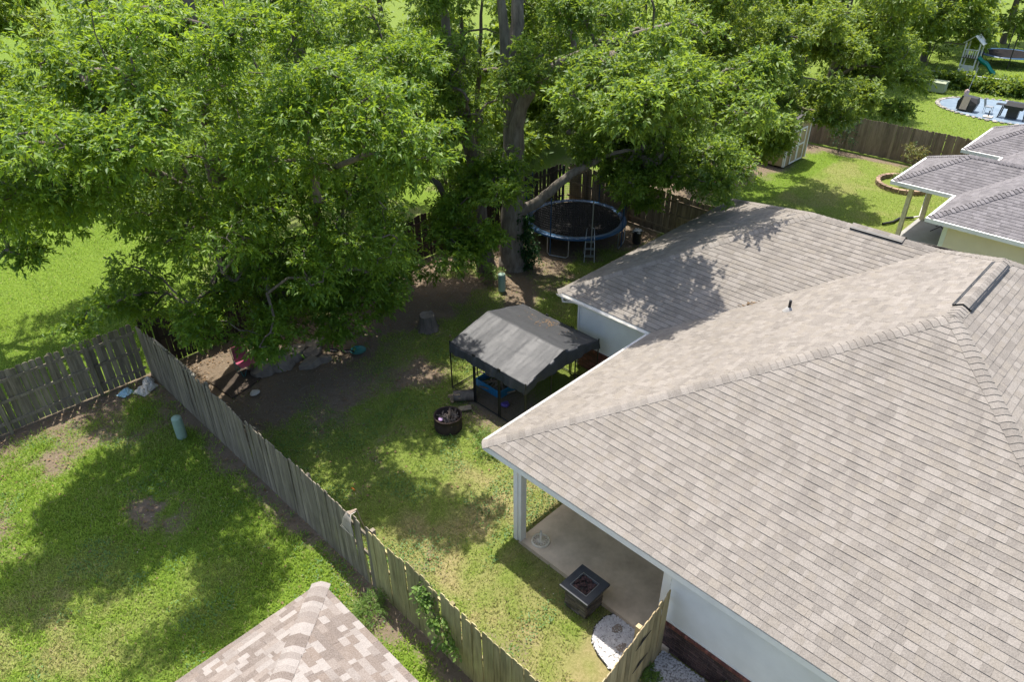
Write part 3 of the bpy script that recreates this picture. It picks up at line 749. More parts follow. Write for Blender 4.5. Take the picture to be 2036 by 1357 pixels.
def tree(name, label, stems, lobes, leaf=(.11, .30), lm='leafA', bark='bark', sprays=14, lps=10, seed=0, group=None, rc=(.34, .62), slen=.22, droop=.35, twig=.012, cat='tree'):
    rng = np.random.default_rng(seed); rg = random.Random(seed)
    base = stems[0][0]
    t = thing(name, label, cat, tuple(base[:3]), group)
    mb = MB(); nodes = []; par = []; fixed = []
    for si, stm in enumerate(stems):
        sp = smooth_path(stm, 6)
        sp = [p+np.array([rng.normal(0, .03), rng.normal(0, .03), 0, 0])*(0 < i < len(sp)-1) for i, p in enumerate(sp)]
        mb.tube([p[:3] for p in sp], [max(.02, p[3]) for p in sp], 12)
        for i, p in enumerate(sp):
            if p[2] < 1.8 and i < len(sp)*.5: continue
            nodes.append(p[:3])
    tk = mb.obj('trunk', bark, t)
    # clump centres
    cl = []; ct = []; rcs = []
    for (cx, cy, cz, rx, ry, rzz, n) in lobes:
        n = max(2, int(n*.8)); k = max(2, n//8); u = unit(rng.normal(size=(k, 3))); r_ = rng.random((k, 1))**.4
        cs = np.array([cx, cy, cz])+u*r_*np.array([rx, ry, rzz])*.93          # boughs
        br = rng.uniform(.5, .92, k)*(.5+.5*min(rx, ry, rzz)/1.6)
        q = rng.integers(0, k, n); w_ = unit(rng.normal(size=(n, 3))+unit(cs[q]-np.array([cx, cy, cz-rzz*.2]))*.7+np.array([0, 0, .35])); w_[:, 2] *= .7
        cl.append(cs[q]+w_*br[q][:, None]*rng.uniform(.55, 1.05, (n, 1))); ct.append(cs[q]-np.array([0, 0, .25])); rcs.append(rng.uniform(rc[0], rc[1], n))
    cl = np.concatenate(cl); ct = np.concatenate(ct); rcs = np.concatenate(rcs)
    # branches: connect every clump to the nearest wood
    nod = np.array(nodes); nn0 = len(nod); nodl = [nod]; paths = []
    allp = nod.copy(); parent = [-1]*nn0
    dist = np.min(np.linalg.norm(cl[:, None]-nod[None], axis=2), axis=1)
    for ci in np.argsort(dist):
        c0 = cl[ci]; dv = allp-c0; dd = np.linalg.norm(dv, axis=1)*(1+.5*np.clip(dv[:, 2]/(np.linalg.norm(dv, axis=1)+.01), 0, 1))
        k = int(np.argmin(dd)); p0 = allp[k]; L = np.linalg.norm(c0-p0)
        ns = max(2, min(6, int(L/.6)+1)); new = []
        bend = np.array([rng.normal(0, .08), rng.normal(0, .08), .13])*L
        ids = [k]
        for q in range(1, ns+1):
            s = q/ns; new.append(p0+(c0-p0)*s+bend*math.sin(math.pi*s)+(rng.normal(size=3)*.05*L*.4 if q < ns else 0))
        for q, pnt in enumerate(new): parent.append(ids[-1]); ids.append(len(allp)+q)
        allp = np.concatenate([allp, np.array(new)]); paths.append(ids)
    cnt = np.zeros(len(allp)); 
    for ids in paths: cnt[ids[-1]] += 1
    for i in range(len(allp)-1, nn0-1, -1): cnt[parent[i]] += cnt[i]
    rad = twig*np.power(np.maximum(cnt, .6), .48)
    mb = MB()
    for ids in paths:
        rr = [min(rad[i], .16) for i in ids]; rr[0] = min(rr[0], rr[1]*1.15)
        mb.tube([allp[i] for i in ids], rr, 5, cap=False)
    mb.obj('branches', bark, t, kind='stuff')
    v, f, var = foliage(cl, ct, rcs, sprays, lps, leaf, rng, droop, slen)
    o = bpy.data.objects.new('crown', mesh_np('crown', v, f, M[lm], {'var': var})); link(o, t); tag(o, kind='stuff')
    return t

T_ = tree
# big two-stemmed ash just inside the back fence
T_('tree', 'large leafy tree with two stems over the pink chair and rock pile',
   [[(8.7, 19.9, -.1, .42), (8.6, 20.0, 2.2, .33), (8.35, 20.1, 5, .27), (8.5, 20.0, 8, .2), (8.6, 20, 12, .09)],
    [(8.55, 20.0, 1.6, .3), (7.7, 20.4, 4.5, .22), (7.2, 20.6, 8, .17), (6.8, 21, 11.5, .07)],
    [(8.3, 20.1, 4.2, .16), (6.6, 19.5, 6.3, .12), (4.4, 19.3, 7.6, .08), (2.6, 19.4, 8.2, .04)],
    [(8.5, 20.0, 3.6, .16), (9.7, 18.4, 5.2, .11), (10.6, 16.6, 6.0, .06)],
    [(8.4, 20.1, 3.2, .13), (7.2, 18.3, 4.2, .1), (6.4, 16.4, 4.6, .05)]],
   [(6.6, 16.2, 9.8, 3.0, 2.2, 1.2, 80), (2.0, 17.0, 8.4, 1.3, 1.6, .9, 24), (3.9, 20.2, 2.2, .5, .45, .4, 6), (5.6, 19.6, 2.3, .6, .5, .4, 8), (8.6, 19.2, 8.6, 4.4, 4.2, 3.6, 240), (5.6, 18.8, 6.6, 3.1, 3.2, 2.3, 120), (7.4, 16.6, 4.9, 2.7, 2.2, 1.8, 120), (10.4, 16.6, 5.2, 2.3, 2.0, 2.0, 95),
    (3.3, 18.0, 7.2, 2.0, 2.5, 1.7, 60), (9.6, 15.2, 8.0, 2.6, 2.2, 1.5, 85), (8.2, 18.0, 3.3, 2.4, 1.4, 1.0, 50), (11.6, 18.6, 4.2, 1.6, 1.8, 1.7, 50), (4.9, 18.9, 3.5, 1.2, 1.0, .8, 26),
    (4.9, 14.9, 8.6, 2.2, 1.5, 1.2, 48), (3.3, 15.6, 9.2, 2.0, 1.6, .9, 30), (3.0, 19.0, 9.2, 1.9, 1.8, 1.1, 46), (11.3, 15.2, 8.4, 1.5, 1.5, .9, 36), (7.8, 13.6, 8.6, 1.9, 1.4, 1.1, 60), (9.6, 12.7, 8.0, 1.5, 1.1, .8, 34), (2.9, 17.0, 8.0, 1.5, 1.6, 1.2, 32), (6.6, 16.9, 2.9, 1.4, 1.1, 1.0, 36), (9.2, 16.8, 2.3, 1.7, 1.2, 1.0, 52), (10.8, 16.2, 2.4, 1.4, 1.3, 1.2, 46), (10.2, 17.3, 1.7, 1.7, .9, .7, 36), (8.1, 17.7, 1.8, 1.2, .7, .6, 22), (12.2, 17.0, 2.0, 1.1, .9, .8, 26)],
   leaf=(.14, .38), sprays=24, lps=8, seed=11)
T_('tree', 'tree with long bare limbs reaching in over the sunlit left lawn',
   [[(2.4, 27.5, -.1, .35), (2.6, 27.3, 3, .27), (2.9, 27, 6, .2), (3.0, 27, 10, .08)],
    [(2.6, 27.2, 3.2, .15), (4.2, 25.8, 4.4, .1), (5.2, 24.4, 4.9, .05)], [(2.7, 27.2, 4.2, .14), (4.8, 27.4, 6.3, .1), (6.6, 27, 7.2, .05)], [(2.6, 27.2, 2.6, .12), (2.9, 25.2, 3.6, .08), (3.0, 23.6, 3.7, .04)]],
   [(3.6, 25.8, 7.5, 3.2, 3.4, 2.5, 110), (4.9, 24.4, 4.6, 2.2, 1.8, 1.3, 48), (6.8, 26.6, 6.4, 2.4, 2.2, 2.2, 70), (2.6, 23.6, 3.6, 1.1, 1.1, .9, 16), (7.2, 25.2, 4.0, 1.8, 1.6, 1.2, 40)],
   leaf=(.155, .40), sprays=23, lps=8, seed=12)
T_('tree', 'slender tree behind the dark fence left of the two big trunks',
   [[(13.3, 23.6, -.1, .24), (13.2, 23.5, 3.5, .19), (13.4, 23.4, 7, .13), (13.5, 23.4, 11, .05)], [(13.3, 23.5, 3.6, .1), (14.6, 22.6, 5.6, .06), (15.2, 22.2, 7, .03)]],
   [(13.2, 22.6, 8.0, 3.0, 2.8, 2.6, 110), (13.2, 21.4, 5.0, 2.3, 2.0, 1.7, 80), (11.6, 22.4, 6.4, 2.2, 2.2, 2.2, 70), (14.2, 19.4, 4.6, 1.7, 1.6, 1.7, 58), (15.4, 17.6, 3.6, 1.1, 1.1, 1.2, 42), (13.4, 18.6, 2.6, 1.4, 1.2, .9, 34), (14.3, 17.0, 2.6, 1.2, 1.0, 1.0, 32), (15.6, 18.4, 5.4, 1.1, 1.1, 1.2, 30), (15.6, 16.9, 3.0, .9, .9, 1.0, 30), (15.9, 16.7, 4.4, 1.0, 1.0, 1.0, 30)],
   leaf=(.15, .40), sprays=23, lps=8, seed=13)
T_('tree', 'tall tree with a pale trunk deep behind the left canopy',
   [[(17.5, 29.9, -.1, .26), (17.4, 29.8, 3, .21), (17.2, 29.6, 7, .15), (17.1, 29.5, 11, .05)]],
   [(17.0, 29.0, 8.0, 3.4, 3.2, 2.8, 110), (14.2, 28.4, 6.4, 2.6, 2.4, 2.2, 70), (18.4, 27.0, 6.0, 2.2, 2.0, 2.0, 50)], leaf=(.19, .42), sprays=18, lps=8, seed=14, lm='leafB')
# the big twin trunk by the trampoline
T_('tree', 'massive grey trunk with forked limbs beside the trampoline',
   [[(18.15, 17.8, -.15, .60), (18.12, 17.82, .5, .48), (18.15, 17.85, 2.5, .43), (18.35, 18.0, 5, .38), (18.4, 18.05, 7.2, .28), (18.9, 18.3, 9.5, .2), (19.3, 18.6, 12, .1)],
    [(18.1, 17.75, 4.6, .27), (18.3, 17.4, 6.4, .22), (19.2, 16.9, 7.4, .17), (20.8, 15.6, 8.2, .11), (22.4, 14.4, 8.7, .06)],
    [(18.2, 17.8, 2.1, .22), (18.85, 17.05, 2.75, .19), (19.6, 16.3, 3.7, .15), (20.6, 15.4, 4.4, .09), (21.4, 14.6, 4.6, .05)],
    [(18.4, 18.0, 6.0, .24), (18.0, 18.1, 8.5, .17), (17.9, 18.2, 12, .07)]],
   [(20.6, 15.6, 8.0, 3.2, 3.0, 2.4, 150), (19.4, 13.2, 7.2, 2.9, 2.3, 1.9, 110), (22.4, 13.6, 6.2, 2.4, 2.2, 2.0, 90), (21.2, 14.2, 4.6, 1.9, 1.8, 1.3, 65), (16.8, 12.4, 8.2, 1.8, 1.6, 1.2, 45), (18.6, 18.6, 11.2, 3.8, 3.6, 2.2, 110), (23.6, 15.6, 4.3, 1.4, 1.5, 1.3, 42), (20.6, 11.8, 4.9, 1.3, 1.1, .9, 26), (22.3, 14.7, 3.5, 1.4, 1.2, 1.0, 36), (21.6, 12.3, 4.0, 1.3, 1.1, 1.0, 30), (16.4, 10.6, 8.6, 1.5, 1.4, .9, 34), (18.8, 10.4, 7.8, 1.8, 1.4, 1.0, 46), (17.3, 11.7, 7.7, 1.5, 1.3, .8, 44), (15.3, 11.0, 8.3, 1.2, 1.2, .7, 28), (16.3, 12.0, 7.6, 1.1, 1.1, .8, 28), (21.4, 11.2, 7.4, 1.7, 1.5, 1.1, 36), (23.4, 20.2, 8.4, 2.4, 2.2, 1.5, 80), (23.6, 16.6, 3.5, 1.1, 1.1, .8, 26), (21.3, 16.2, 5.6, 1.2, 1.1, 1.1, 34), (22.5, 17.2, 4.4, 1.4, 1.3, 1.0, 40), (22.2, 15.6, 3.2, 1.1, 1.0, .8, 28), (23.4, 14.0, 4.3, 1.7, 1.5, 1.1, 46), (22.9, 12.7, 4.2, 1.4, 1.2, .9, 34), (20.2, 15.9, 4.3, .9, .9, .7, 22), (24.2, 16.2, 4.4, 1.4, 1.4, 1.0, 38), (23.4, 18.8, 4.2, 1.7, 1.5, 1.1, 38)],
   leaf=(.15, .46), lm='leafB', bark='bark_pale', sprays=21, lps=8, seed=15, twig=.014)
T_('tree', 'second dark leaning trunk left of the massive grey trunk',
   [[(17.2, 18.35, -.15, .42), (17.15, 18.4, .8, .34), (17.1, 18.6, 3, .28), (16.9, 19.0, 6, .22), (16.6, 19.4, 9, .14), (16.5, 19.6, 12, .06)], [(17.0, 18.8, 4.4, .14), (16.2, 18.0, 6.0, .1), (15.5, 17.2, 7, .05)]],
   [(15.8, 18.8, 9.2, 3.0, 2.8, 2.0, 100), (15.4, 17.4, 7.0, 1.9, 1.8, 1.7, 60), (15.2, 19.8, 6.2, 1.8, 1.8, 1.5, 45)], leaf=(.145, .44), lm='leafB', sprays=22, lps=8, seed=16)
T_('tree', 'clump of thin upright stems just beyond the dark fence behind the trampoline',
   [[(21.2, 23.6, -.1, .16), (21.0, 23.5, 5, .12), (20.9, 23.4, 9, .06)], [(21.9, 23.9, -.1, .15), (22.1, 23.8, 5, .11), (22.4, 23.7, 9, .05)], [(20.5, 24.0, -.1, .13), (20.2, 24, 5, .1), (19.8, 24, 9, .04)]],
   [(21.2, 23.2, 8.4, 3.0, 2.8, 2.4, 90), (23.2, 22.8, 5.4, 2.2, 1.8, 1.7, 55), (19.2, 23.4, 5.6, 1.8, 1.6, 1.8, 40), (24.6, 20.4, 6.0, 2.0, 1.9, 1.8, 60)], leaf=(.17, .44), lm='leafB', sprays=18, lps=9, seed=17)
T_('tree', 'broad leafy tree hanging over the tan shed roof',
   [[(31.5, 18.2, -.1, .34), (31.4, 18, 3, .27), (31.6, 17.6, 6, .18), (31.8, 17.2, 10, .07)], [(31.5, 17.8, 3.2, .15), (33.4, 16.4, 4.8, .1), (35, 15, 5.4, .05)], [(31.5, 17.8, 2.9, .13), (30.2, 15.8, 4.4, .09), (29.3, 14.2, 4.8, .04)]],
   [(31.4, 16.4, 8.0, 4.0, 3.6, 2.8, 170), (33.8, 14.4, 6.2, 2.3, 2.0, 1.4, 85), (29.4, 14.6, 5.0, 2.4, 2.2, 1.9, 95), (28.2, 17.4, 6.0, 2.4, 2.4, 2.4, 80), (32.2, 12.6, 5.2, 2.2, 1.5, 1.3, 55), (29.9, 14.2, 3.4, 1.1, .9, 1.1, 14), (34.2, 17.4, 6.2, 2.4, 2.2, 1.8, 60), (28.5, 13.6, 3.3, 1.5, 1.3, 1.3, 40), (30.3, 14.6, 3.5, 1.5, 1.2, 1.2, 32), (32.4, 13.9, 4.3, 1.2, 1.0, 1.0, 24)],
   leaf=(.175, .45), lm='leafC', sprays=20, lps=9, seed=18)
T_('tree', 'dense rounded tree beyond the brown fence left of the far lawn',
   [[(46.5, 18.6, -.1, .3), (46.3, 18.2, 3, .24), (46.2, 18, 8, .1)], [(46.3, 18.2, 2.2, .12), (45.6, 16.6, 3.4, .08), (45.2, 15.2, 3.6, .04)]],
   [(46.0, 17.8, 6.4, 4.2, 4.0, 3.2, 190), (45.4, 15.2, 3.4, 2.2, 1.9, 1.9, 75), (48.6, 17.0, 4.4, 2.4, 2.2, 2.4, 75), (43.4, 18.4, 5.0, 2.2, 2.4, 2.6, 70), (45.2, 14.2, 1.7, 1.1, .9, .9, 22)],
   leaf=(.22, .46), lm='leafC', sprays=17, lps=8, seed=19, slen=.36, rc=(.5, .85))
T_('tree', 'tall tree behind the utility box shading the play set',
   [[(61.5, 21, -.1, .36), (61.4, 20.6, 4, .28), (61.4, 20, 9, .1)], [(61.4, 20.4, 3.6, .14), (63.4, 18.6, 4.8, .08), (65, 17.4, 5, .04)]],
   [(61.0, 20.0, 6.8, 5.4, 4.6, 3.6, 170), (64.4, 17.6, 5.2, 3.0, 2.6, 1.8, 70), (57.0, 20.4, 4.6, 3.0, 2.8, 3.0, 80)], leaf=(.30, .48), lm='leafC', sprays=14, lps=8, seed=20, slen=.45, rc=(.6, 1.1))
def far_tree(label, x, y, h, r, seed, lo=1.5):
    rg = random.Random(seed)
    T_('tree', label, [[(x, y, -.1, .3), (x+rg.uniform(-.3, .3), y, h*.4, .22), (x+rg.uniform(-.5, .5), y, h*.85, .07)]],
       [(x, y, h*.62, r, r, h*.36, 88), (x+r*.6, y-r*.5, h*.4, r*.6, r*.6, h*.22, 36), (x-r*.6, y-r*.5, h*.38, r*.6, r*.6, h*.22, 36)],
       leaf=(.39, .5), lm='leafC', sprays=10, lps=7, seed=seed, slen=.5, rc=(.6, 1.0), group='trees in the far background')
far_tree('far tree behind the slender stems at the top centre left', 26.5, 36, 11, 4.2, 31)
far_tree('far tree behind the massive trunk at the top centre', 33, 33, 11, 4.4, 32)
far_tree('far tree filling the top right of centre behind the shed tree', 40, 28, 11, 4.4, 33)
far_tree('far tree above the dense rounded tree at the top right', 52, 27, 11, 4.6, 34)
far_tree('far tree behind the left canopy near the top edge', 14, 40, 12, 5, 35)
far_tree('far tree in the top left corner behind the bare limbs', 4.5, 44, 12, 5, 36)
far_tree('far tree in the top right corner beyond the play set', 80, 17, 11, 4.2, 37)
far_tree('far tree deep behind the top centre, beyond the others', 45, 42, 12, 5.5, 38)
far_tree('far tree beyond the far tree at top right of centre', 62, 34, 12, 5.5, 39)
far_tree('far tree behind the pale trunk at the top left of centre', 22, 48, 12, 5.5, 40)

far_tree('far tree at the extreme top left edge', 9, 60, 12, 6, 71)
far_tree('far tree at the top left between two others', 19, 62, 12, 6, 72)
far_tree('low far tree right behind the dark fence and trampoline', 27, 27, 6.5, 3.2, 73)
far_tree('low far tree behind the trampoline, right of the massive trunk', 31.5, 28, 7, 3.4, 74)
far_tree('far tree at the top edge behind the play set', 92, 27, 12, 6, 75)
far_tree('far tree overhanging the play set tower', 67.5, 19.5, 9.5, 4.2, 76)
far_tree('far tree shading the lawn beyond the far trampoline', 77, 22, 10, 4.5, 77)
T_('tree', 'low leafy thicket tree pressing against the back of the dark fence',
   [[(10.6, 23.2, -.1, .12), (10.5, 23.0, 2, .09), (10.4, 22.8, 5, .04)], [(15.8, 23.8, -.1, .11), (15.9, 23.6, 2, .08), (16, 23.4, 5, .04)]],
   [(9.6, 22.8, 3.4, 2.6, 1.4, 2.0, 75), (13.0, 23.0, 3.0, 2.2, 1.3, 1.9, 60), (16.4, 23.2, 3.0, 2.2, 1.3, 2.0, 60), (6.8, 23.6, 3.6, 1.8, 1.4, 1.8, 40), (19.4, 22.8, 2.6, 1.6, 1.1, 1.6, 34)], leaf=(.17, .42), lm='leafB', sprays=17, lps=8, seed=81)
def shrub(name, label, base, r, h, n, leaf=(.07, .5), lm='leaf_vine', seed=0, cat='shrub', sprays=8, lps=7, stem=True, group=None, zc=None):
    rng = np.random.default_rng(seed); t = thing(name, label, cat, base, group)
    c = np.array([base[0], base[1], base[2]+(zc if zc is not None else h*.55)])
    u = unit(rng.normal(size=(n, 3)))*(rng.random((n, 1))**.4)*np.array([r, r, h*.45]); cl = c+u
    v, f, var = foliage(cl, np.tile(c-[0, 0, h*.3], (n, 1)), np.full(n, r*.35), sprays, lps, leaf, rng, .2, r*.5)
    v[:, 2] = np.maximum(v[:, 2], .01)
    o = bpy.data.objects.new('leaves', mesh_np('leaves', v, f, M[lm], {'var': var})); link(o, t); tag(o, kind='stuff')
    if stem:
        mb = MB()
        for q in range(4):
            k = cl[q % n]; mb.tube([base, ((base[0]*.6+k[0]*.4), (base[1]*.6+k[1]*.4), base[2]+h*.4), tuple(k)], [.028, .018, .008], 5)
        mb.obj('stem', 'bark', t)
    return t
shrub('ornamental_tree', 'small flowering tree with thin trunk before the brown far fence', (40.2, 14.55, 0), .75, 1.9, 26, (.10, .45), 'leaf_dark', 41, 'tree', zc=1.45)
shrub('shrub', 'red-tipped young shrub at the brown far fence', (40.4, 10.7, 0), .55, 1.3, 22, (.10, .4), 'leaf_red', 42)
shrub('garden_plant', 'leafy plant growing inside the ring of blocks', (37.7, 10.3, .08), .42, .8, 14, (.10, .45), 'leaf_vine', 43, 'plant')
shrub('garden_plant', 'low green plant in the white gravel below the brick wall', (7.55, 3.05, 0), .18, .4, 8, (.09, .4), 'leaf_vine', 44, 'plant')
shrub('garden_plant', 'broad-leaved green plant against the brick wall at the bottom edge', (8.12, 2.62, 0), .2, .5, 9, (.11, .6), 'leaf_vine', 45, 'plant')
shrub('weed_clump', 'dark weeds growing at the foot of the tan gate', (7.55, 3.88, 0), .2, .25, 10, (.07, .45), 'leaf_vine', 46, 'plant', stem=False)
shrub('weed_clump', 'weeds growing between drum and kennel corner', (10.1, 10.75, 0), .42, .3, 16, (.08, .35), 'leaf_vine', 47, 'plant', stem=False)
shrub('weed_clump', 'tall weeds beside the green pedestal near the trunks', (16.6, 17.35, 0), .4, .6, 14, (.09, .45), 'leaf_vine', 48, 'plant', stem=False)
shrub('tall_grass_clump', 'bright tuft of tall grass at the roof corner by the fence', (4.75, 8.75, 0), .3, .32, 16, (.13, .12), 'leaf_vine', 49, 'plant', stem=False)
# ivy climbing the massive trunk
def climber(name, label, pts, spread, n, leaf, lm, seed, cat, stemr=.012):
    rng = np.random.default_rng(seed); t = thing(name, label, cat, tuple(pts[0])); sp = np.array(smooth_path(pts, 8))
    k = rng.integers(0, len(sp), n); cl = sp[k]+rng.normal(size=(n, 3))*np.array(spread)
    v, f, var = foliage(cl, cl+np.array([.4, .4, 0]), np.full(n, .12), 5, 4, leaf, rng, .5, .16)
    o = bpy.data.objects.new('leaves', mesh_np('leaves', v, f, M[lm], {'var': var})); link(o, t); tag(o, kind='stuff')
    mb = MB(); mb.tube([tuple(p) for p in sp], stemr, 5); mb.obj('stem', 'bark', t)
climber('ivy', 'dark ivy climbing the right side of the massive grey trunk', [(18.45, 17.35, 0), (18.5, 17.4, .9), (18.45, 17.45, 1.9)], (.16, .16, .25), 130, (.10, .7), 'leaf_dark', 51, 'vine')
climber('vine', 'bright green vine hanging over the olive picket fence', [(5.18, 7.55, 1.62), (5.12, 7.35, 1.5), (5.1, 7.1, 1.2), (5.1, 6.9, .95), (5.1, 6.72, .7)], (.035, .10, .08), 24, (.08, .75), 'leaf_vine', 52, 'vine')
climber('vine', 'second vine strand on the olive fence inside the yard', [(5.35, 7.6, .2), (5.3, 7.45, 1.1), (5.24, 7.3, 1.75)], (.04, .08, .08), 8, (.08, .75), 'leaf_vine', 53, 'vine')

# ================================================================== grass
def footprint(x, y):
    b = ((x > 8.2) & (x < 24) & (y < 8.0)) | ((x > 14.6) & (x < 24) & (y < 11.7)) | ((x < 3.1) & (y < 7.8)) | ((x > 27.8) & (y < 5.8) & (x < 42)) | ((x > 30.6) & (x < 34) & (y < 8.2))
    b |= ((x > 6.6) & (x < 8.3) & (y < 5.25)) | ((x > 35.5) & (x < 38.3) & (y > 15.4) & (y < 19.5)) | (((x-37.6)/1.3)**2+((y-10.1)/1.3)**2 < 1)
    b |= (((x-55.4)/3.0)**2+((y-10.2)/4.2)**2 < 1) | ((x > 11) & (x < 14.4) & (y > 10.3) & (y < 13.7))
    return b
def grass(name, label, x0, x1, y0, y1, dens, L, W, seed):
    rng = np.random.default_rng(seed); n = int((x1-x0)*(y1-y0)*dens)
    x = rng.uniform(x0, x1, n); y = rng.uniform(y0, y1, n)
    g = gdirt(x, y); keep = (rng.random(n) > sst(.2, .85, g+(vnoise(x, y, 5, 3)-.5)*.5)) & ~footprint(x, y)
    # keep only what the photograph can see, with a margin
    d = np.stack([x, y, np.full(n, -CAMH)], 1); F_ = np.array(_F); wz = d@F_
    u = 1018+FPX*(d@np.array(_R))/wz; v_ = 678-FPX*(d@np.array(_U))/wz
    keep &= (wz > 1) & (u > -180) & (u < 2200) & (v_ < 1480) & (v_ > -80)
    x, y = x[keep], y[keep]; n = len(x)
    cl = vnoise(x, y, 2.2, 8)
    a = rng.uniform(0, 2*np.pi, n); ln = L*(.5+.9*rng.random(n))*(.7+.7*cl); t = rng.uniform(.35, 1.1, n)
    D = np.stack([np.cos(a)*np.sin(t), np.sin(a)*np.sin(t), np.cos(t)], 1)
    S = np.stack([-np.sin(a), np.cos(a), np.zeros(n)], 1)*(W*(.7+.6*rng.random(n)))[:, None]
    P = np.stack([x, y, np.full(n, -.02)+(fbm(x, y, .8, 5)-.5)*.05*0], 1)
    tip = P+D*ln[:, None]; tip[:, 2] -= .25*ln*np.sin(t)
    v = np.empty((n, 4, 3), np.float32); v[:, 0] = P-S; v[:, 1] = P+S; m_ = P+D*(ln*.55)[:, None]+np.array([0, 0, .12])*ln[:, None]
    v[:, 0] = P; v[:, 1] = m_+S; v[:, 2] = tip; v[:, 3] = m_-S
    b = np.arange(n)*4; f = np.stack([b, b+1, b+2, b+3], 1)
    dry = np.clip(gdry(x, y)*(.5+rng.random(n))-.15*rng.random(n), 0, 1); dry = np.where(rng.random(n) < .05, .8, dry)
    var = np.clip(.25+.5*vnoise(x, y, .7, 5)+rng.normal(0, .2, n), 0, 1)
    o = bpy.data.objects.new(name, mesh_np(name, v.reshape(-1, 3), f, M['blade'], {'var': np.repeat(var, 4), 'dry': np.repeat(dry, 4)})); C.objects.link(o)
    tag(o, label, 'grass', kind='stuff')
grass('grass', 'thick bright lawn grass in the lower left garden', -4, 5.15, 5.0, 20.6, 900, .11, .0088, 61)
grass('grass', 'thin dry grass of the fenced back yard', 5.25, 24.5, 3.6, 20.6, 560, .08, .0082, 62)
grass('grass', 'sunlit lawn grass beyond the left fence', -6, 14, 20.95, 34, 330, .10, .010, 63)
grass('grass', 'mown grass of the right neighbour yard', 24.9, 40.8, 6, 20, 230, .07, .011, 64)
grass('grass', 'bright mown grass of the far lawn', 41.2, 75, 5, 24, 70, .10, .022, 65)

def clover(name, label, n, box, seed):
    rng = np.random.default_rng(seed); x = rng.uniform(box[0], box[1], n); y = rng.uniform(box[2], box[3], n)
    k = (fbm(x, y, .9, 91) > .56+rng.normal(0, .03, n)) & (rng.random(n) > gdirt(x, y)*.8) & ~footprint(x, y); x, y = x[k], y[k]; n = len(x)
    P = np.stack([x, y, rng.uniform(.03, .075, n)], 1); a = rng.uniform(0, 6.28, n); D = np.stack([np.cos(a), np.sin(a), rng.uniform(-.2, .4, n)], 1)
    L = rng.uniform(.03, .055, n); v, f, var = build_leaves(P, unit(D), L, L*.85, 1.2, rng, np.clip(rng.normal(.45, .2, n), 0, 1))
    o = bpy.data.objects.new(name, mesh_np(name, v, f, M['leaf_clover'], {'var': var})); C.objects.link(o); tag(o, label, 'clover', kind='stuff')
clover('clover', 'dark clover patches in the lower left lawn', 30000, (-4, 5.1, 7, 20), 66)
clover('clover', 'clover patches in the fenced back yard', 26000, (5.3, 14, 6, 16), 67)
# leaf litter, twigs and pebbles on the bare soil
def litter(name, label, n, box, seed, mat, size):
    rng = np.random.default_rng(seed); x = rng.uniform(box[0], box[1], n); y = rng.uniform(box[2], box[3], n)
    k = (rng.random(n) < gdirt(x, y)+.06) & ~footprint(x, y); x, y = x[k], y[k]; n = len(x)
    a = rng.uniform(0, 6.28, n); s = size*(.4+rng.random(n)); el = rng.uniform(.3, .8, n)
    ux = np.stack([np.cos(a), np.sin(a), rng.normal(0, .2, n)], 1)*s[:, None]; uy = np.stack([-np.sin(a), np.cos(a), rng.normal(0, .25, n)], 1)*(s*el)[:, None]
    P = np.stack([x, y, np.full(n, .008)], 1); v = np.empty((n, 4, 3)); v[:, 0] = P-ux; v[:, 1] = P-uy+[0, 0, .01]; v[:, 2] = P+ux; v[:, 3] = P+uy+[0, 0, .01]
    b = np.arange(n)*4
    o = bpy.data.objects.new(name, mesh_np(name, v.reshape(-1, 3), np.stack([b, b+1, b+2, b+3], 1), M[mat])); C.objects.link(o); tag(o, label, 'litter', kind='stuff')
litter('leaf_litter', 'dry brown leaves scattered over bare soil', 17000, (-3, 24, 9, 20.6), 71, 'debris', .036)
litter('pale_litter', 'pale straw and chips scattered over the yards', 2600, (-3, 24, 5, 20.6), 72, 'stone_light', .016)

mb = MB(); rgt = random.Random(8)
for q in range(520):
    x, y = rgt.uniform(5.5, 23), rgt.uniform(13.5, 20.4); a = rgt.uniform(0, 6.28); l = rgt.uniform(.08, .4)
    mb.tube([(x, y, .012), (x+l*.5*math.cos(a), y+l*.5*math.sin(a), .03), (x+l*math.cos(a+.3), y+l*math.sin(a+.3), .014)], [.006, .005, .003], 4, False)
for q in range(140):
    x, y = rgt.uniform(-1, 5), rgt.uniform(14, 20.5); a = rgt.uniform(0, 6.28); l = rgt.uniform(.06, .25)
    mb.tube([(x, y, .02), (x+l*math.cos(a), y+l*math.sin(a), .03)], .004, 4, False)
mb.obj('fallen_twigs', 'stick', None, 'fallen twigs scattered on the soil under the trees', 'twigs', kind='stuff')
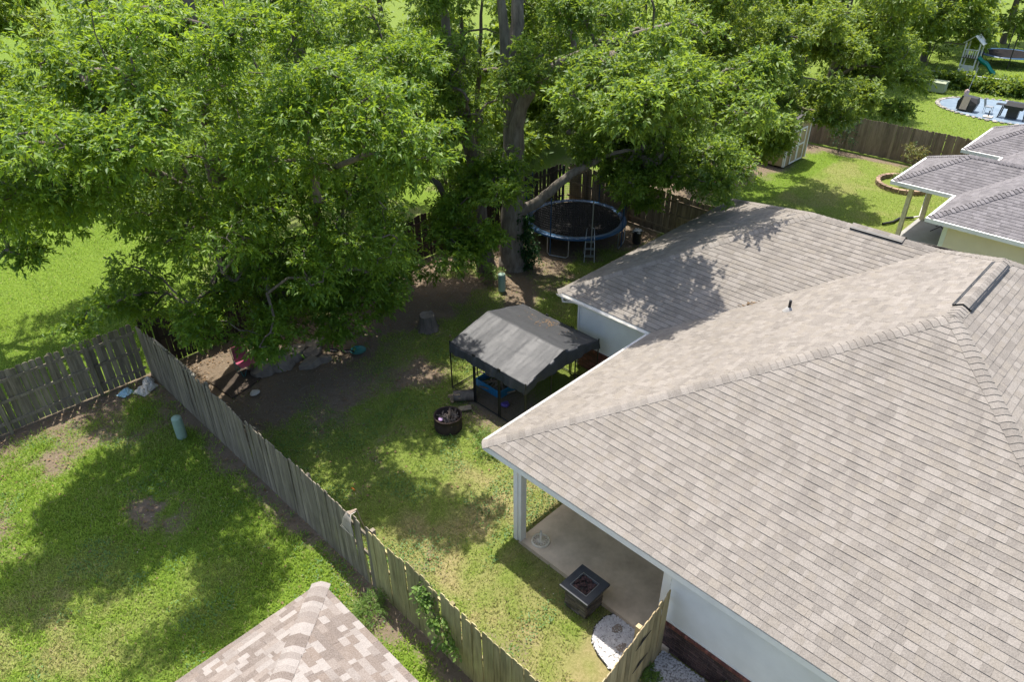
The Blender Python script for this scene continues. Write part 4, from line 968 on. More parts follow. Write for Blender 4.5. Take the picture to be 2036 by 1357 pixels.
# ================================================================== yard objects
# --- kennel
K = thing('dog_kennel', 'black wire dog kennel with charcoal tarp roof beside the white wing wall', 'kennel', (12.68, 12, 0))
kx0, kx1, ky0, ky1, ke, ka = 11.15, 14.2, 10.5, 13.5, 1.62, 2.02
for x in (kx0, kx1):
    for i in range(4):
        y = ky0+i*(ky1-ky0)/3
        for dy in ((-.03, .03) if 0 < i < 3 else (0,)):
            mb = MB(); mb.tube([(x, y+dy, 0), (x, y+dy, ke+.05)], .021, 8); mb.obj('post', 'metal_black', K)
for y in (ky0, ky1):
    for x in (12.17, 13.18):
        mb = MB(); mb.tube([(x, y, 0), (x, y, ke+.2)], .021, 8); mb.obj('post', 'metal_black', K)
def wire_panel(a, b, z0, z1, sp=.07):
    a, b = Vector(a), Vector(b); L = (b-a).length; mb = MB()
    for i in range(1, int(L/sp)): p = a+(b-a)*(i*sp/L); mb.tube([(p.x, p.y, z0), (p.x, p.y, z1)], .0022, 3, False)
    for z in np.linspace(z0, z1, 6): mb.tube([(a.x, a.y, z), (b.x, b.y, z)], .0028, 3, False)
    pn = mb.obj('wire_panel', 'metal_black', K)
    mb = MB(); mb.tube([(a.x, a.y, .03), (b.x, b.y, .03)], .018, 6); mb.obj('bottom_rail', 'metal_black', K)
for i in range(3):
    ya, yb = ky0+i, ky0+i+1
    wire_panel((kx0, ya, 0), (kx0, yb, 0), .04, ke); wire_panel((kx1, ya, 0), (kx1, yb, 0), .04, ke)
for i in range(3):
    xa = kx0+i*(kx1-kx0)/3; xb = kx0+(i+1)*(kx1-kx0)/3
    wire_panel((xa, ky0, 0), (xb, ky0, 0), .04, ke+.1); wire_panel((xa, ky1, 0), (xb, ky1, 0), .04, ke+.1)
# tarp: profile across x, sagging between the three rafter bays, skirt all round
rng = np.random.default_rng(5)
nx_, ny_ = 64, 90
xs = np.linspace(-.06, 1.06, nx_); ys = np.linspace(-.03, 1.03, ny_); GX, GY = np.meshgrid(xs, ys, indexing='ij')
xc = np.clip(GX, 0, 1); yc = np.clip(GY, 0, 1)
h = 1-np.abs(xc-.5)*2
zt = ke+(ka-ke)*h
bay = np.abs(np.sin(math.pi*3*yc)); zt -= .022*bay*np.sin(math.pi*np.clip(h*1.0, 0, 1)*.5+.4)*(.6+.4*np.abs(np.sin(2*math.pi*xc)))
zt += (fbm(GX*5, GY*34, 1, 17)-.5)*.013+(fbm(GX*9, GY*3, 1, 3)-.5)*.035+(fbm(GX*30, GY*4, 1, 8)-.5)*.022*(1-np.abs(bay-.5))
# skirt points
XX = kx0+(kx1-kx0)*xc; YY = ky0+(ky1-ky0)*yc
vv = np.stack([XX, YY, zt], -1); base_v = vv.reshape(-1, 3); idk = np.arange(nx_*ny_).reshape(nx_, ny_)
fk = np.stack([idk[:-1, :-1], idk[1:, :-1], idk[1:, 1:], idk[:-1, 1:]], -1).reshape(-1, 4)
ring = list(idk[:, 0])+list(idk[-1, 1:])+list(idk[-2::-1, -1])+list(idk[0, -2:0:-1])
allv = [base_v]; cur = ring; base_n = len(base_v); ff = [fk]
ctrk = np.array([(kx0+kx1)/2, (ky0+ky1)/2])
for lv in range(1, 5):
    nv = []
    for j, i in enumerate(ring):
        p = base_v[i].copy(); o_ = p[:2]-ctrk; side = abs(o_[0])/1.525 > abs(o_[1])/1.5
        drop = (.30 if side else max(.26, p[2]-ke+.14)); scal = 1
        wr = .016*math.sin(j*.9)+.022*math.sin(j*.31+1)
        nn = np.array([np.sign(o_[0]), 0]) if side else np.array([0, np.sign(o_[1])])
        p[:2] += nn*(.012+(wr+.03)*lv/4); p[2] -= drop*scal**.4*lv/4*(1+.03*math.sin(j*.23))
        nv.append(p)
    b0 = base_n; ids = list(range(b0, b0+len(ring))); base_n += len(ring); allv.append(np.array(nv))
    ff.append(np.array([(cur[j], ids[j], ids[(j+1) % len(ring)], cur[(j+1) % len(ring)]) for j in range(len(ring))])); cur = ids
tarp = bpy.data.objects.new('tarp', mesh_np('tarp', np.concatenate(allv), np.concatenate(ff), M['tarp'], None, True)); link(tarp, K)
mb = MB()
for q in range(120):
    x = 13.75+random.gauss(0, .17); y = 12.15+random.gauss(0, .36); z = ke+(ka-ke)*(1-abs((x-kx0)/(kx1-kx0)-.5)*2)-.02
    a = random.uniform(0, 6.28); s = random.uniform(.02, .05); mb.add([(x-s*math.cos(a), y-s*math.sin(a), z), (x+s*math.sin(a)*.6, y-s*math.cos(a)*.6, z+.02), (x+s*math.cos(a), y+s*math.sin(a), z+.01), (x-s*math.sin(a)*.6, y+s*math.cos(a)*.6, z+.025)], [(0, 1, 2, 3)])
mb.obj('leaf_debris', 'debris', None, 'drift of dry brown leaves caught on the tarp roof', 'leaves', kind='stuff')
mb = MB(); bz = .12
for a, b in (((11.75, 12.1), (12.5, 12.1)), ((12.5, 12.1), (12.5, 13.1)), ((11.75, 13.1), (11.75, 12.1)), ((12.5, 13.1), (11.75, 13.1))): mb.bar((*a, bz), (*b, bz), .035, .24)
mb.obj('blue_box', 'blue', None, 'open blue wooden box on the kennel floor', 'box')
mb = MB()
for q in range(26):
    x, y = 12.1+random.gauss(0, .22), 12.55+random.gauss(0, .25); a = random.uniform(0, 3.1); l = random.uniform(.15, .4)
    mb.bar((x-l*math.cos(a)/2, y-l*math.sin(a)/2, .03+.2*random.random()), (x+l*math.cos(a)/2, y+l*math.sin(a)/2, .05+.2*random.random()), .04, .03)
mb.obj('scrap_wood', 'stick', None, 'pile of scrap wood inside the blue box', 'wood')
mb = MB(); mb.rock((11.62, 11.75, .06), .13, 3); mb.obj('purple_toy', simple('purple_plastic', (.10, .06, .3), rough=.5), None, 'small purple toy on the kennel floor', 'toy')
# half log of split firewood by the kennel
t = thing('split_log', 'split log with pale torn end lying against the kennel corner', 'log', (10.95, 12.9, 0))
mb = MB(); mb.tube([(10.75, 13.0, .17), (11.2, 12.62, .17)], .17, 10); mb.obj('log', 'bark', t)
mb = MB()
for q in range(7): mb.bar((10.66+random.uniform(-.05, .05), 13.0+random.uniform(-.12, .12), .05+.035*q), (10.85+random.uniform(-.1, .05), 12.8+random.uniform(-.1, .1), .10+.035*q), .05, .03)
mb.obj('splinters', 'cut', t)
mb = MB(); mb.bar((10.55, 12.55, .04), (10.85, 12.35, .06), .2, .04); mb.obj('board_scrap', 'wood_grey', None, 'grey board scrap on the grass beside the split log', 'board')

# --- drum fire ring
D = thing('fire_drum', 'rusty dark steel drum filled with sticks on the grass', 'drum', (9.85, 12.15, 0))
dc = (9.85, 12.2, 0); dr = .38
mb = MB(); mb.lathe([(dr, 0), (dr, .02), (dr+.01, .22), (dr, .24), (dr, .40), (dr+.018, .42), (dr+.018, .44), (dr-.015, .44), (dr-.02, .42), (dr-.02, .2), (0, .2)], dc, 32); mb.obj('drum_wall', 'rust', D)
mb = MB()
for q in range(60):
    a = random.uniform(0, 6.28); rr = .26*math.sqrt(random.random()); b = random.uniform(0, 3.14); l = random.uniform(.12, .3); x, y = dc[0]+rr*math.cos(a), dc[1]+rr*math.sin(a); z = .22+.18*random.random()
    mb.tube([(x-l/2*math.cos(b), y-l/2*math.sin(b), z), (x+l/2*math.cos(b), y+l/2*math.sin(b), z+random.uniform(-.05, .08))], random.uniform(.008, .018), 5)
mb.obj('sticks', 'bark', None, 'heap of dry sticks piled inside the rusty drum', 'sticks', kind='stuff')
mb = MB(); mb.bar((9.78, 12.1, .28), (10.05, 12.32, .52), .06, .025); mb.bar((9.93, 12.05, .28), (10.15, 12.2, .5), .05, .025); mb.obj('board', 'wood_dark', None, 'two grey boards sticking out of the drum', 'board')
mb = MB(); mb.rock((9.6, 12.22, .42), .07, 9); mb.obj('pink_cup', simple('pale_pink', (.6, .4, .6), rough=.5), None, 'pale pink plastic scrap inside the drum rim', 'scrap')

# --- stump
S_ = thing('tree_stump', 'tall sawn tree stump on the bare soil left of the kennel', 'stump', (12.8, 16.6, 0))
mb = MB(); rgs = random.Random(2); vs = []; fs = []; n = 18
for z, r_ in ((0, .38), (.12, .31), (.3, .27), (.55, .26)):
    vs += [(12.8+r_*(1+.1*math.sin(k*2.3))*math.cos(2*math.pi*k/n), 16.6+r_*(1+.1*math.sin(k*2.3))*math.sin(2*math.pi*k/n), z+(.03*math.sin(k*1.7) if z > .5 else 0)) for k in range(n)]
for i in range(3):
    for k in range(n): fs.append((i*n+k, i*n+(k+1) % n, (i+1)*n+(k+1) % n, (i+1)*n+k))
mb.add(vs, fs, True); mb.obj('stump_wood', 'bark', S_)
mb = MB(); mb.add(vs[-n:], [tuple(range(n))]); mb.obj('sawn_top', 'stone', S_)
# --- utility pedestals
def pedestal(x, y, label, h=.7, tilt=0):
    t = thing('utility_pedestal', label, 'utility pedestal', (x, y, 0), 'green utility pedestals')
    mb = MB(); mb.lathe([(.135, 0), (.135, h-.06), (.125, h-.02), (.09, h), (0, h+.008)], (x, y, 0), 20); o = mb.obj('housing', 'green_ped', t)
    mb = MB(); mb.lathe([(.139, 0), (.139, .03)], (x, y, h-.2), 20); mb.obj('band', 'green_ped', t)
pedestal(4.5, 17.1, 'pale green utility pedestal beside the grey fence on the left')
pedestal(16.42, 16.7, 'pale green utility pedestal on the soil before the massive trunk')

# --- fire pit table
FP = thing('fire_pit_table', 'square fire pit table with dark slate top on the patio edge', 'fire pit', (8.02, 5.85, 0))
fc = (8.0, 5.82); fa = R(0)
mb = MB(); o1, i1 = .37, .215; zt0, zt1 = .56, .615
for lo, hi in (((-o1, -o1), (o1, -i1)), ((-o1, i1), (o1, o1)), ((-o1, -i1), (-i1, i1)), ((i1, -i1), (o1, i1))): mb.box((fc[0]+lo[0], fc[1]+lo[1], zt0), (fc[0]+hi[0], fc[1]+hi[1], zt1))
mb.obj('table_top', 'slate', FP)
mb = MB()
for s in (-1, 1):
    mb.box((fc[0]-i1, fc[1]+s*(i1-.006)-.006, zt1-.05), (fc[0]+i1, fc[1]+s*(i1-.006)+.006, zt1+.006)); mb.box((fc[0]+s*(i1-.006)-.006, fc[1]-i1+.012, zt1-.05), (fc[0]+s*(i1-.006)+.006, fc[1]+i1-.012, zt1+.006))
mb.obj('burner_rim', 'metal_grey', FP)
mb = MB(); mb.box((fc[0]-.26, fc[1]-.26, 0), (fc[0]+.26, fc[1]+.26, zt0)); base = mb.obj('base', 'deck', FP)
for side in range(4):
    for r_ in range(10):
        x = -.27
        while x < .26:
            l = min(random.uniform(.12, .3), .27-x)
            if l > .02:
                pr = random.uniform(0, .02); mb = MB(); z = .015+r_*.054
                mb.box((x+.003, .26, z), (x+l-.003, .278+pr, z+.048), Matrix.Translation((*fc, 0)) @ Matrix.Rotation(side*math.pi/2, 4, 'Z')); mb.obj('ledge_stone', 'stack', base)
            x += l
for q in range(3):
    mb = MB()
    for w_ in range(40): mb.rock((fc[0]+random.uniform(-.19, .19), fc[1]+random.uniform(-.19, .19), zt1-.035+random.uniform(0, .02)), random.uniform(.018, .034), q*50+w_, 5, (1, 1, .8))
    mb.obj('lava_rock', 'lava', FP, kind='stuff')
mb = MB(); mb.box((fc[0]-i1, fc[1]-i1, zt1-.09), (fc[0]+i1, fc[1]+i1, zt1-.05)); mb.obj('burner_pan', 'black', FP)

# --- umbrella base
U_ = thing('parasol_stand', 'cream ornate umbrella base on the patio corner by the post', 'umbrella base', (8.56, 7.55, .1))
uc = (8.56, 7.55, .1)
mb = MB()
for r0_, r1_ in ((.175, .215), (.035, .075)): mb.lathe([(r0_, .0), (r0_, .04), (r1_, .035), (r1_, 0)], uc, 32)
for k in range(12):
    for sg in (1, -1):
        pts = [(uc[0]+(.07+.11*s)*math.cos(k*math.pi/6+sg*s*.55), uc[1]+(.07+.11*s)*math.sin(k*math.pi/6+sg*s*.55), uc[2]+.03) for s in np.linspace(0, 1, 5)]
        mb.tube(pts, .009, 5, False)
mb.obj('disc', 'cream', U_)
mb = MB(); mb.lathe([(.05, .03), (.032, .06), (.028, .32), (.022, .32), (.022, .2)], uc, 16); mb.obj('pole_sleeve', 'cream', U_)

# --- gravel beds
def gravel(name, label, poly, n, seed, s=(.016, .032)):
    rg = random.Random(seed)
    def inside(x, y):
        c_ = False
        for i in range(len(poly)):
            (xa, ya), (xb, yb) = poly[i], poly[i-1]
            if (ya > y) != (yb > y) and x < (xb-xa)*(y-ya)/(yb-ya)+xa: c_ = not c_
        return c_
    xs_ = [p[0] for p in poly]; ys_ = [p[1] for p in poly]; V = []; Fq = []
    base = np.array([[math.cos(2*math.pi*k/5), math.sin(2*math.pi*k/5), 0] for k in range(5)]); cnt = 0; tries = 0
    while cnt < n and tries < n*6:
        tries += 1; x, y = rg.uniform(min(xs_), max(xs_)), rg.uniform(min(ys_), max(ys_))
        if not inside(x, y): continue
        r_ = rg.uniform(*s); a = rg.uniform(0, 6.28); z = .012+rg.uniform(0, .012); b = cnt*6
        for k in range(5):
            q = rg.uniform(.7, 1.2); V.append((x+r_*q*math.cos(a+k*1.2566), y+r_*q*.8*math.sin(a+k*1.2566), z))
        V.append((x+rg.uniform(-.4, .4)*r_, y+rg.uniform(-.4, .4)*r_, z+r_*rg.uniform(.5, .9)))
        Fq += [(b+k, b+(k+1) % 5, b+5) for k in range(5)]; cnt += 1
    o = bpy.data.objects.new(name, mesh_np(name, V, Fq, M['gravel'])); C.objects.link(o); tag(o, label, 'gravel', kind='stuff')
bed1 = [(8.24, 5.2), (8.05, 5.3), (7.75, 5.3), (7.45, 5.15), (7.28, 4.85), (7.2, 4.5), (7.22, 4.12), (8.24, 4.12)]
gravel('white_gravel', 'white gravel bed between patio slab and tan gate', bed1, 2300, 5)
gravel('white_gravel', 'white gravel strip along the brick wall outside the gate', [(8.27, 4.0), (7.55, 3.95), (7.0, 3.3), (6.9, 2.3), (8.27, 1.2)], 3200, 6)
mb = MB(); mb.add([(*p, .010) for p in bed1], [tuple(range(len(bed1)))]); mb.obj('gravel_bed_base', 'gravel_base', None, kind='structure')
mb = MB(); mb.add([(8.27, 4.0, .010), (7.55, 3.95, .010), (7.0, 3.3, .010), (6.9, 2.3, .010), (8.27, 1.2, .010)], [(0, 1, 2, 3, 4)]); mb.obj('gravel_strip_base', 'gravel_base', None, kind='structure')
mb = MB(); mb.tube([(x, y, .02) for x, y in bed1[:7]], .013, 6); mb.obj('garden_edging', 'black', None, 'thin black garden edging around the white gravel bed', 'edging')
for i, (x, y, l) in enumerate(((8.0, 4.93, 'brown stepping stone in white gravel nearer the patio slab'), (7.72, 4.6, 'brown stepping stone in white gravel nearer the gate'))):
    mb = MB(); n = 9; mb.prism([(x+(.12+.02*math.sin(k*2.1+i))*math.cos(2*math.pi*k/n), y+(.10+.02*math.cos(k*1.7))*math.sin(2*math.pi*k/n), .005) for k in range(n)], (0, 0, .028)); mb.obj('stepping_stone', 'stone', None, l, 'stepping stone', 'stepping stones in white gravel')

# --- rake hung over the fence
t = thing('leaf_rake', 'pale leaf rake hung over the top of the weathered fence', 'rake', (5.2, 9.75, 0))
mb = MB()
for k in range(11):
    a = (k-5)*.055; y = 9.80+math.sin(a)*.5
    mb.tube([(5.30, 9.80+(k-5)*.006, 1.86), (5.16, 9.80+(k-5)*.014, 1.90), (5.08, y, 1.72), (5.07, y+a*.2, 1.52), (5.03, y+a*.25, 1.47)], .0055, 5)
mb.obj('tines', 'stone_light', t)
mb = MB(); mb.prism([(5.14, 9.75, 1.89), (5.14, 9.86, 1.89), (5.34, 9.825, 1.87), (5.34, 9.785, 1.87)], (0, 0, .014)); mb.obj('head', 'stick', t)
mb = MB(); mb.tube([(5.34, 9.8, 1.88), (5.42, 9.7, 1.2), (5.5, 9.6, .05)], .014, 6); mb.obj('handle', 'wood_tan', t)
# --- bags by the left fence corner
t = thing('feed_bag', 'crumpled pale feed bags by the left fence corner', 'bag', (4.72, 20.05, 0))
def crumple(name, c, sx, sy, sz, ang, mat, parent=None, seed=0, **kw):
    rg = np.random.default_rng(seed); n = 9; V = []; 
    for i in range(n):
        for j in range(n):
            u, v = i/(n-1)*2-1, j/(n-1)*2-1; hgt = sz*(1-abs(u)**3)*(1-abs(v)**3)*(.6+.8*rg.random())+.012
            x, y = u*sx*(1+.08*rg.normal()), v*sy*(1+.08*rg.normal()); V.append((c[0]+x*math.cos(ang)-y*math.sin(ang), c[1]+x*math.sin(ang)+y*math.cos(ang), c[2]+hgt))
    Fq = [(i*n+j, (i+1)*n+j, (i+1)*n+j+1, i*n+j+1) for i in range(n-1) for j in range(n-1)]
    mb = MB(); mb.add(V, Fq); return mb.obj(name, mat, parent, **kw)
crumple('bag_sheet', (4.72, 20.0, 0), .3, .24, .13, R(25), 'bag', t, 1)
crumple('bag_sheet', (4.88, 20.2, .03), .2, .16, .16, R(70), 'bag', t, 2)
crumple('blue_bag', (4.22, 20.22, 0), .2, .15, .12, R(20), 'bag_blue', None, 3, label='small blue and white plastic bag at the left fence corner', cat='bag')
# --- leaning panel, stone, orange scrap
t = thing('lattice_panel', 'weathered pale slatted panel leaning on the fence near the left corner', 'panel', (5.6, 19.6, 0))
for i in range(9):
    mb = MB(); k = i/8; mb.bar((5.30+.55*(1-k), 19.05, .35+1.25*k*.9), (5.30+.55*(1-k), 20.05, .35+1.25*k*.9), .02, .14, (1, 0, .5)); mb.obj('slat', 'lattice', t)
for y in (19.15, 19.95):
    mb = MB(); mb.bar((5.90, y, .02), (5.28, y, 1.55), .06, .03); mb.obj('batten', 'lattice', t)
mb = MB(); mb.rock((6.86, 17.45, .05), .16, 4, 8, (1, .8, .5)); mb.obj('stone', 'stone_light', None, 'single pale flat stone lying on the shaded soil', 'stone')
mb = MB(); mb.rock((6.58, 12.06, .03), .07, 5, 6, (.5, 1.2, .5)); mb.obj('orange_scrap', 'orange', None, 'small orange plastic scrap on the grass by the fence', 'scrap')
# --- rock pile and flat slabs
spots = [(7.7, 18.35, .42, .28), (8.25, 18.15, .38, .3), (8.7, 18.35, .45, .34), (9.15, 17.95, .33, .3), (8.85, 17.6, .3, .24), (9.5, 18.4, .34, .26), (8.2, 18.75, .4, .35), (9.3, 17.5, .22, .18)]
nms = ['leftmost low slab next to the pink chair', 'flat slab second from the pink chair', 'tall slab in the middle of the pile', 'slab on the right half of the pile', 'dark round rock at the front of the pile', 'rock at the right rear of the pile', 'slab at the back below the leaves', 'small rock at the right front of the pile']
for i, ((x, y, r_, hh), l) in enumerate(zip(spots, nms)):
    rgq = random.Random(90+i); nn_ = 8; pts_ = []
    ti = Matrix.Rotation(R(rgq.uniform(-16, 16)), 4, 'X') @ Matrix.Rotation(R(rgq.uniform(-14, 14)), 4, 'Y')
    mb = MB(); rad_ = [r_*rgq.uniform(.75, 1.15) for _ in range(nn_)]; z1_ = hh*.75
    low = [ti @ Vector((1.2*rad_[k]*math.cos(2*math.pi*k/nn_), .85*rad_[k]*math.sin(2*math.pi*k/nn_), -.1)) for k in range(nn_)]
    upr = [ti @ Vector((1.2*rad_[k]*rgq.uniform(.8, .97)*math.cos(2*math.pi*k/nn_), .85*rad_[k]*rgq.uniform(.8, .97)*math.sin(2*math.pi*k/nn_), z1_+rgq.uniform(-.03, .03))) for k in range(nn_)]
    vs_ = [v_+Vector((x, y, 0)) for v_ in low+upr]+[ti @ Vector((0, 0, z1_+.02))+Vector((x, y, 0))]
    mb.add(vs_, [(k, (k+1) % nn_, nn_+(k+1) % nn_, nn_+k) for k in range(nn_)]+[(nn_+k, nn_+(k+1) % nn_, 2*nn_) for k in range(nn_)]); mb.obj('rock', 'stone', None, 'brown rock, '+l, 'rock', 'rocks piled under the large tree')
mb = MB(); mb.prism([(6.2, 18.9, .0), (7.3, 19.0, .0), (7.4, 18.0, .0), (6.3, 17.7, .0)], (0, 0, .03)); mb.obj('plywood_sheet', 'wood_dark', None, 'flat brown sheet of wood lying on the soil by the panel', 'board')
# --- pink folding chair
t = thing('folding_chair', 'small pink folding camp chair beside the rock pile', 'chair', (7.3, 18.65, 0))
cx, cy = 7.3, 18.65; s = .24
mb = MB(); mb.prism([(cx-s, cy-s*.9, .34), (cx+s, cy-s*.9, .32), (cx+s, cy+s, .30), (cx-s, cy+s, .32)], (0, 0, .012)); mb.obj('seat', 'pink', t)
mb = MB(); mb.prism([(cx-s, cy+s, .36), (cx+s, cy+s, .34), (cx+s*.85, cy+s*1.5, .78), (cx-s*.85, cy+s*1.5, .8)], (0, .012, 0)); mb.obj('backrest', 'pink', t)
for a, b in (((-s, -s, 0), (s, s, .34)), ((s, -s, 0), (-s, s, .34)), ((-s, -s, 0), (-s, s*1.2, .36)), ((s, -s, 0), (s, s*1.2, .36)), ((-s, s, 0), (-s, -s*.8, .36)), ((s, s, 0), (s, -s*.8, .36)), ((-s, s*1.2, .05), (-s, s*1.5, .8)), ((s, s*1.2, .05), (s, s*1.5, .78))):
    mb = MB(); mb.tube([(cx+a[0], cy+a[1], a[2]), (cx+b[0], cy+b[1], b[2])], .01, 6); mb.obj('leg', 'teal', t)
# --- small pink bicycle and teal saucer
t = thing('child_bicycle', 'small pink bicycle lying under the leaves at the clearing', 'bicycle', (9.9, 17.35, 0))
def wheel(c, r_, nrm, parent, mat='black'):
    nrm = Vector(nrm).normalized(); a = nrm.cross(Vector((0, 0, 1))).normalized(); b = nrm.cross(a); mb = MB()
    mb.tube([Vector(c)+(a*math.cos(k*math.pi/12)+b*math.sin(k*math.pi/12))*r_ for k in range(25)], .022, 8, False); w_ = mb.obj('wheel', mat, parent)
    mb = MB()
    for k in range(8): mb.tube([Vector(c), Vector(c)+(a*math.cos(k*math.pi/4)+b*math.sin(k*math.pi/4))*r_], .004, 4, False)
    mb.obj('spokes', 'metal_grey', w_)
wheel((9.62, 17.5, .22), .2, (.5, .4, .6), t); wheel((9.95, 17.12, .2), .2, (.5, .5, .7), t)
for pts in ([(9.62, 17.5, .22), (9.66, 17.42, .5), (9.62, 17.3, .6)], [(9.66, 17.42, .48), (9.85, 17.25, .3), (9.95, 17.12, .2)], [(9.85, 17.25, .3), (9.95, 17.3, .55)], [(9.5, 17.25, .6), (9.75, 17.4, .62)]):
    mb = MB(); mb.tube(pts, .018, 8); mb.obj('frame_tube', 'pink', t)
mb = MB(); mb.lathe([(0, .05), (.14, .05), (.24, .09), (.26, .11), (.24, .10), (.14, .065), (0, .065)], (10.3, 17.08, 0), 24); mb.obj('saucer', 'teal', None, 'round teal plastic saucer beside the pink bicycle', 'saucer')

# --- trampoline
TR = thing('trampoline', 'round trampoline with blue rim and poles in the shade', 'trampoline', (21.8, 17.75, 0))
tc = (21.8, 17.75); tr = 2.05; tz = .86
mb = MB(); mb.lathe([(0, tz-.03), (tr*.5, tz-.02), (tr-.22, tz)], (*tc, 0), 48); mb.obj('jumping_mat', 'mat_black', TR)
mb = MB(); mb.lathe([(tr-.22, tz+.012), (tr-.20, tz+.03), (tr, tz+.035), (tr+.04, tz+.01), (tr+.04, tz-.05)], (*tc, 0), 64); mb.obj('rim_pad', 'tramp_blue', TR)
mb = MB(); mb.lathe([(tr, tz-.03), (tr+.025, tz-.05), (tr, tz-.075), (tr-.025, tz-.05), (tr, tz-.03)], (*tc, 0), 64); mb.obj('frame_ring', 'metal_grey', TR)
for k in range(4):
    a0 = R(20)+k*math.pi/2; pts = []
    for a in (a0-.22, a0+.22): pts.append((tc[0]+tr*math.cos(a), tc[1]+tr*math.sin(a)))
    (xa, ya), (xb, yb) = pts
    mb = MB(); mb.tube([(xa, ya, tz-.05), (xa, ya, .12), (xa+.12*(xb-xa), ya+.12*(yb-ya), .03), (xb-.12*(xb-xa), yb-.12*(yb-ya), .03), (xb, yb, .12), (xb, yb, tz-.05)], .024, 7); mb.obj('leg', 'metal_grey', TR)
for k in range(8):
    a = R(225+12)+k*math.pi/4; x, y = tc[0]+(tr+.06)*math.cos(a), tc[1]+(tr+.06)*math.sin(a)
    mb = MB(); mb.tube([(x, y, .1), (x, y, 2.45)], .022, 7); po = mb.obj('enclosure_pole', 'metal_grey' if k == 0 else 'tramp_blue', TR)
mb = MB(); na = 150
for k in range(na):
    a = 2*math.pi*k/na; mb.tube([(tc[0]+(tr-.2)*math.cos(a), tc[1]+(tr-.2)*math.sin(a), tz+.03), (tc[0]+(tr+.03)*math.cos(a), tc[1]+(tr+.03)*math.sin(a), 1.4), (tc[0]+(tr+.03)*math.cos(a), tc[1]+(tr+.03)*math.sin(a), 2.3)], .0045, 3, False)
for z in np.arange(1.0, 2.31, .1): mb.tube([(tc[0]+(tr+.02)*math.cos(2*math.pi*k/40), tc[1]+(tr+.02)*math.sin(2*math.pi*k/40), z) for k in range(41)], .0045, 3, False)
mb.obj('safety_net', 'black', TR, kind='stuff')
t = thing('step_ladder', 'aluminium step ladder standing against the trampoline rim', 'ladder', (20.4, 15.9, 0))
lx, ly = 20.42, 15.85; du = Vector((.64, -.77, 0)).normalized(); df = Vector((du.y*-1, du.x, 0)); df = Vector((.77, .64, 0))
for s in (-1, 1):
    mb = MB(); b0 = Vector((lx, ly, 0))+du*.2*s; mb.tube([b0, b0+df*.35-du*.04*s+Vector((0, 0, 1.05)), b0+df*.42-du*.06*s+Vector((0, 0, 1.25)), b0+df*.40-du*.1*s+Vector((0, 0, 1.3))], .018, 7); mb.obj('front_rail', 'metal_grey', t)
    mb = MB(); mb.tube([b0+df*.75+du*.03*s, b0+df*.35-du*.04*s+Vector((0, 0, 1.02))], .014, 6); mb.obj('rear_rail', 'metal_grey', t)
for q in range(3):
    z = .22+q*.27; c0 = Vector((lx, ly, z))+df*(.35*z/1.05+.05); mb = MB(); mb.bar(c0-du*.19, c0+du*.19, .13, .035); mb.obj('step', 'metal_grey', t)
t = thing('trash_bin', 'small dark bin with a crumpled top by the brown fence', 'bin', (23.2, 15.6, 0))
mb = MB(); mb.lathe([(.17, 0), (.2, .55), (.21, .57), (.19, .57), (.18, .45), (0, .45)], (23.2, 15.6, 0), 16); mb.obj('body', 'black', t)
crumple('bin_bag', (23.2, 15.6, .5), .19, .19, .1, .3, 'bag', t, 6)

# --- shed
SH = thing('garden_shed', 'tan panel shed with white trim and double door under the tree', 'shed', (37, 17, 0))
sx0, sx1, sy0, sy1, se, sp_ = 35.75, 38.15, 15.5, 18.9, 1.95, 2.75; sm = (sx0+sx1)/2
mb = MB(); mb.prism([(sx0, sy0, .08), (sx1, sy0, .08), (sx1, sy0, se), (sm, sy0, sp_), (sx0, sy0, se)], (0, sy1-sy0, 0)); mb.obj('wall', 'tan_panel', SH)
for i in range(17):
    mb = MB(); y = sy0+.12+i*.2; mb.box((sx0-.012, y, .1), (sx0, y+.185, se-.02)); mb.obj('wall_panel', 'tan_panel', SH)
for s in (-1, 1):
    xe = sm+s*(sm-sx0+.15); ze = se-.15*(sp_-se)/(sm-sx0)
    mb = MB(); mb.prism([(sm, sy0-.15, sp_+.03), (xe, sy0-.15, ze+.03), (xe, sy0-.15, ze+.09), (sm, sy0-.15, sp_+.09)], (0, sy1-sy0+.3, 0)); mb.obj('roof_panel', 'shingle_dark', SH)
    mb = MB(); mb.bar((sm, sy0-.17, sp_+.0), (xe, sy0-.17, ze), .03, .12); mb.obj('rake_board', 'white', SH)
mb = MB()
for x in (sx0-.005, sx1-.085): mb.box((x, sy0-.025, .08), (x+.09, sy0-.001, se+.05))
mb.box((sx0-.025, sy0, .08), (sx0-.013, sy0+.09, se)); mb.box((sx0-.025, sy1-.09, .08), (sx0-.013, sy1, se)); mb.obj('corner_trim', 'white', SH)
for s in (0, 1):
    xa, xb = sm-.72+s*.73, sm-.01+s*.73; mb = MB(); mb.box((xa, sy0-.03, .12), (xb, sy0-.005, 1.85)); d_ = mb.obj('door', 'tan_panel', SH)
    mb = MB()
    for (ax, az, bx, bz_) in ((xa, .12, xa+.08, 1.85), (xb-.08, .12, xb, 1.85)): mb.box((ax, sy0-.05, az), (bx, sy0-.031, bz_))
    for z in (.12, .95, 1.77): mb.box((xa+.08, sy0-.051, z), (xb-.08, sy0-.031, z+.08))
    mb.obj('door_trim', 'white', d_)

# --- ring of blocks
RB = thing('planter_ring', 'ring of brown retaining blocks around a plant in the right yard', 'planter', (37.6, 10.1, 0))
nb = 24
for k in range(nb):
    a = 2*math.pi*k/nb; x, y = 37.6+1.2*math.cos(a), 10.1+1.2*math.sin(a)
    for lay in range(2):
        mb = MB(); mb.box((-.09, -.14, lay*.1), (.09, .14, lay*.1+.094), Matrix.Translation((x, y, 0)) @ Matrix.Rotation(a+lay*.1, 4, 'Z')); mb.obj('block', 'block', RB)
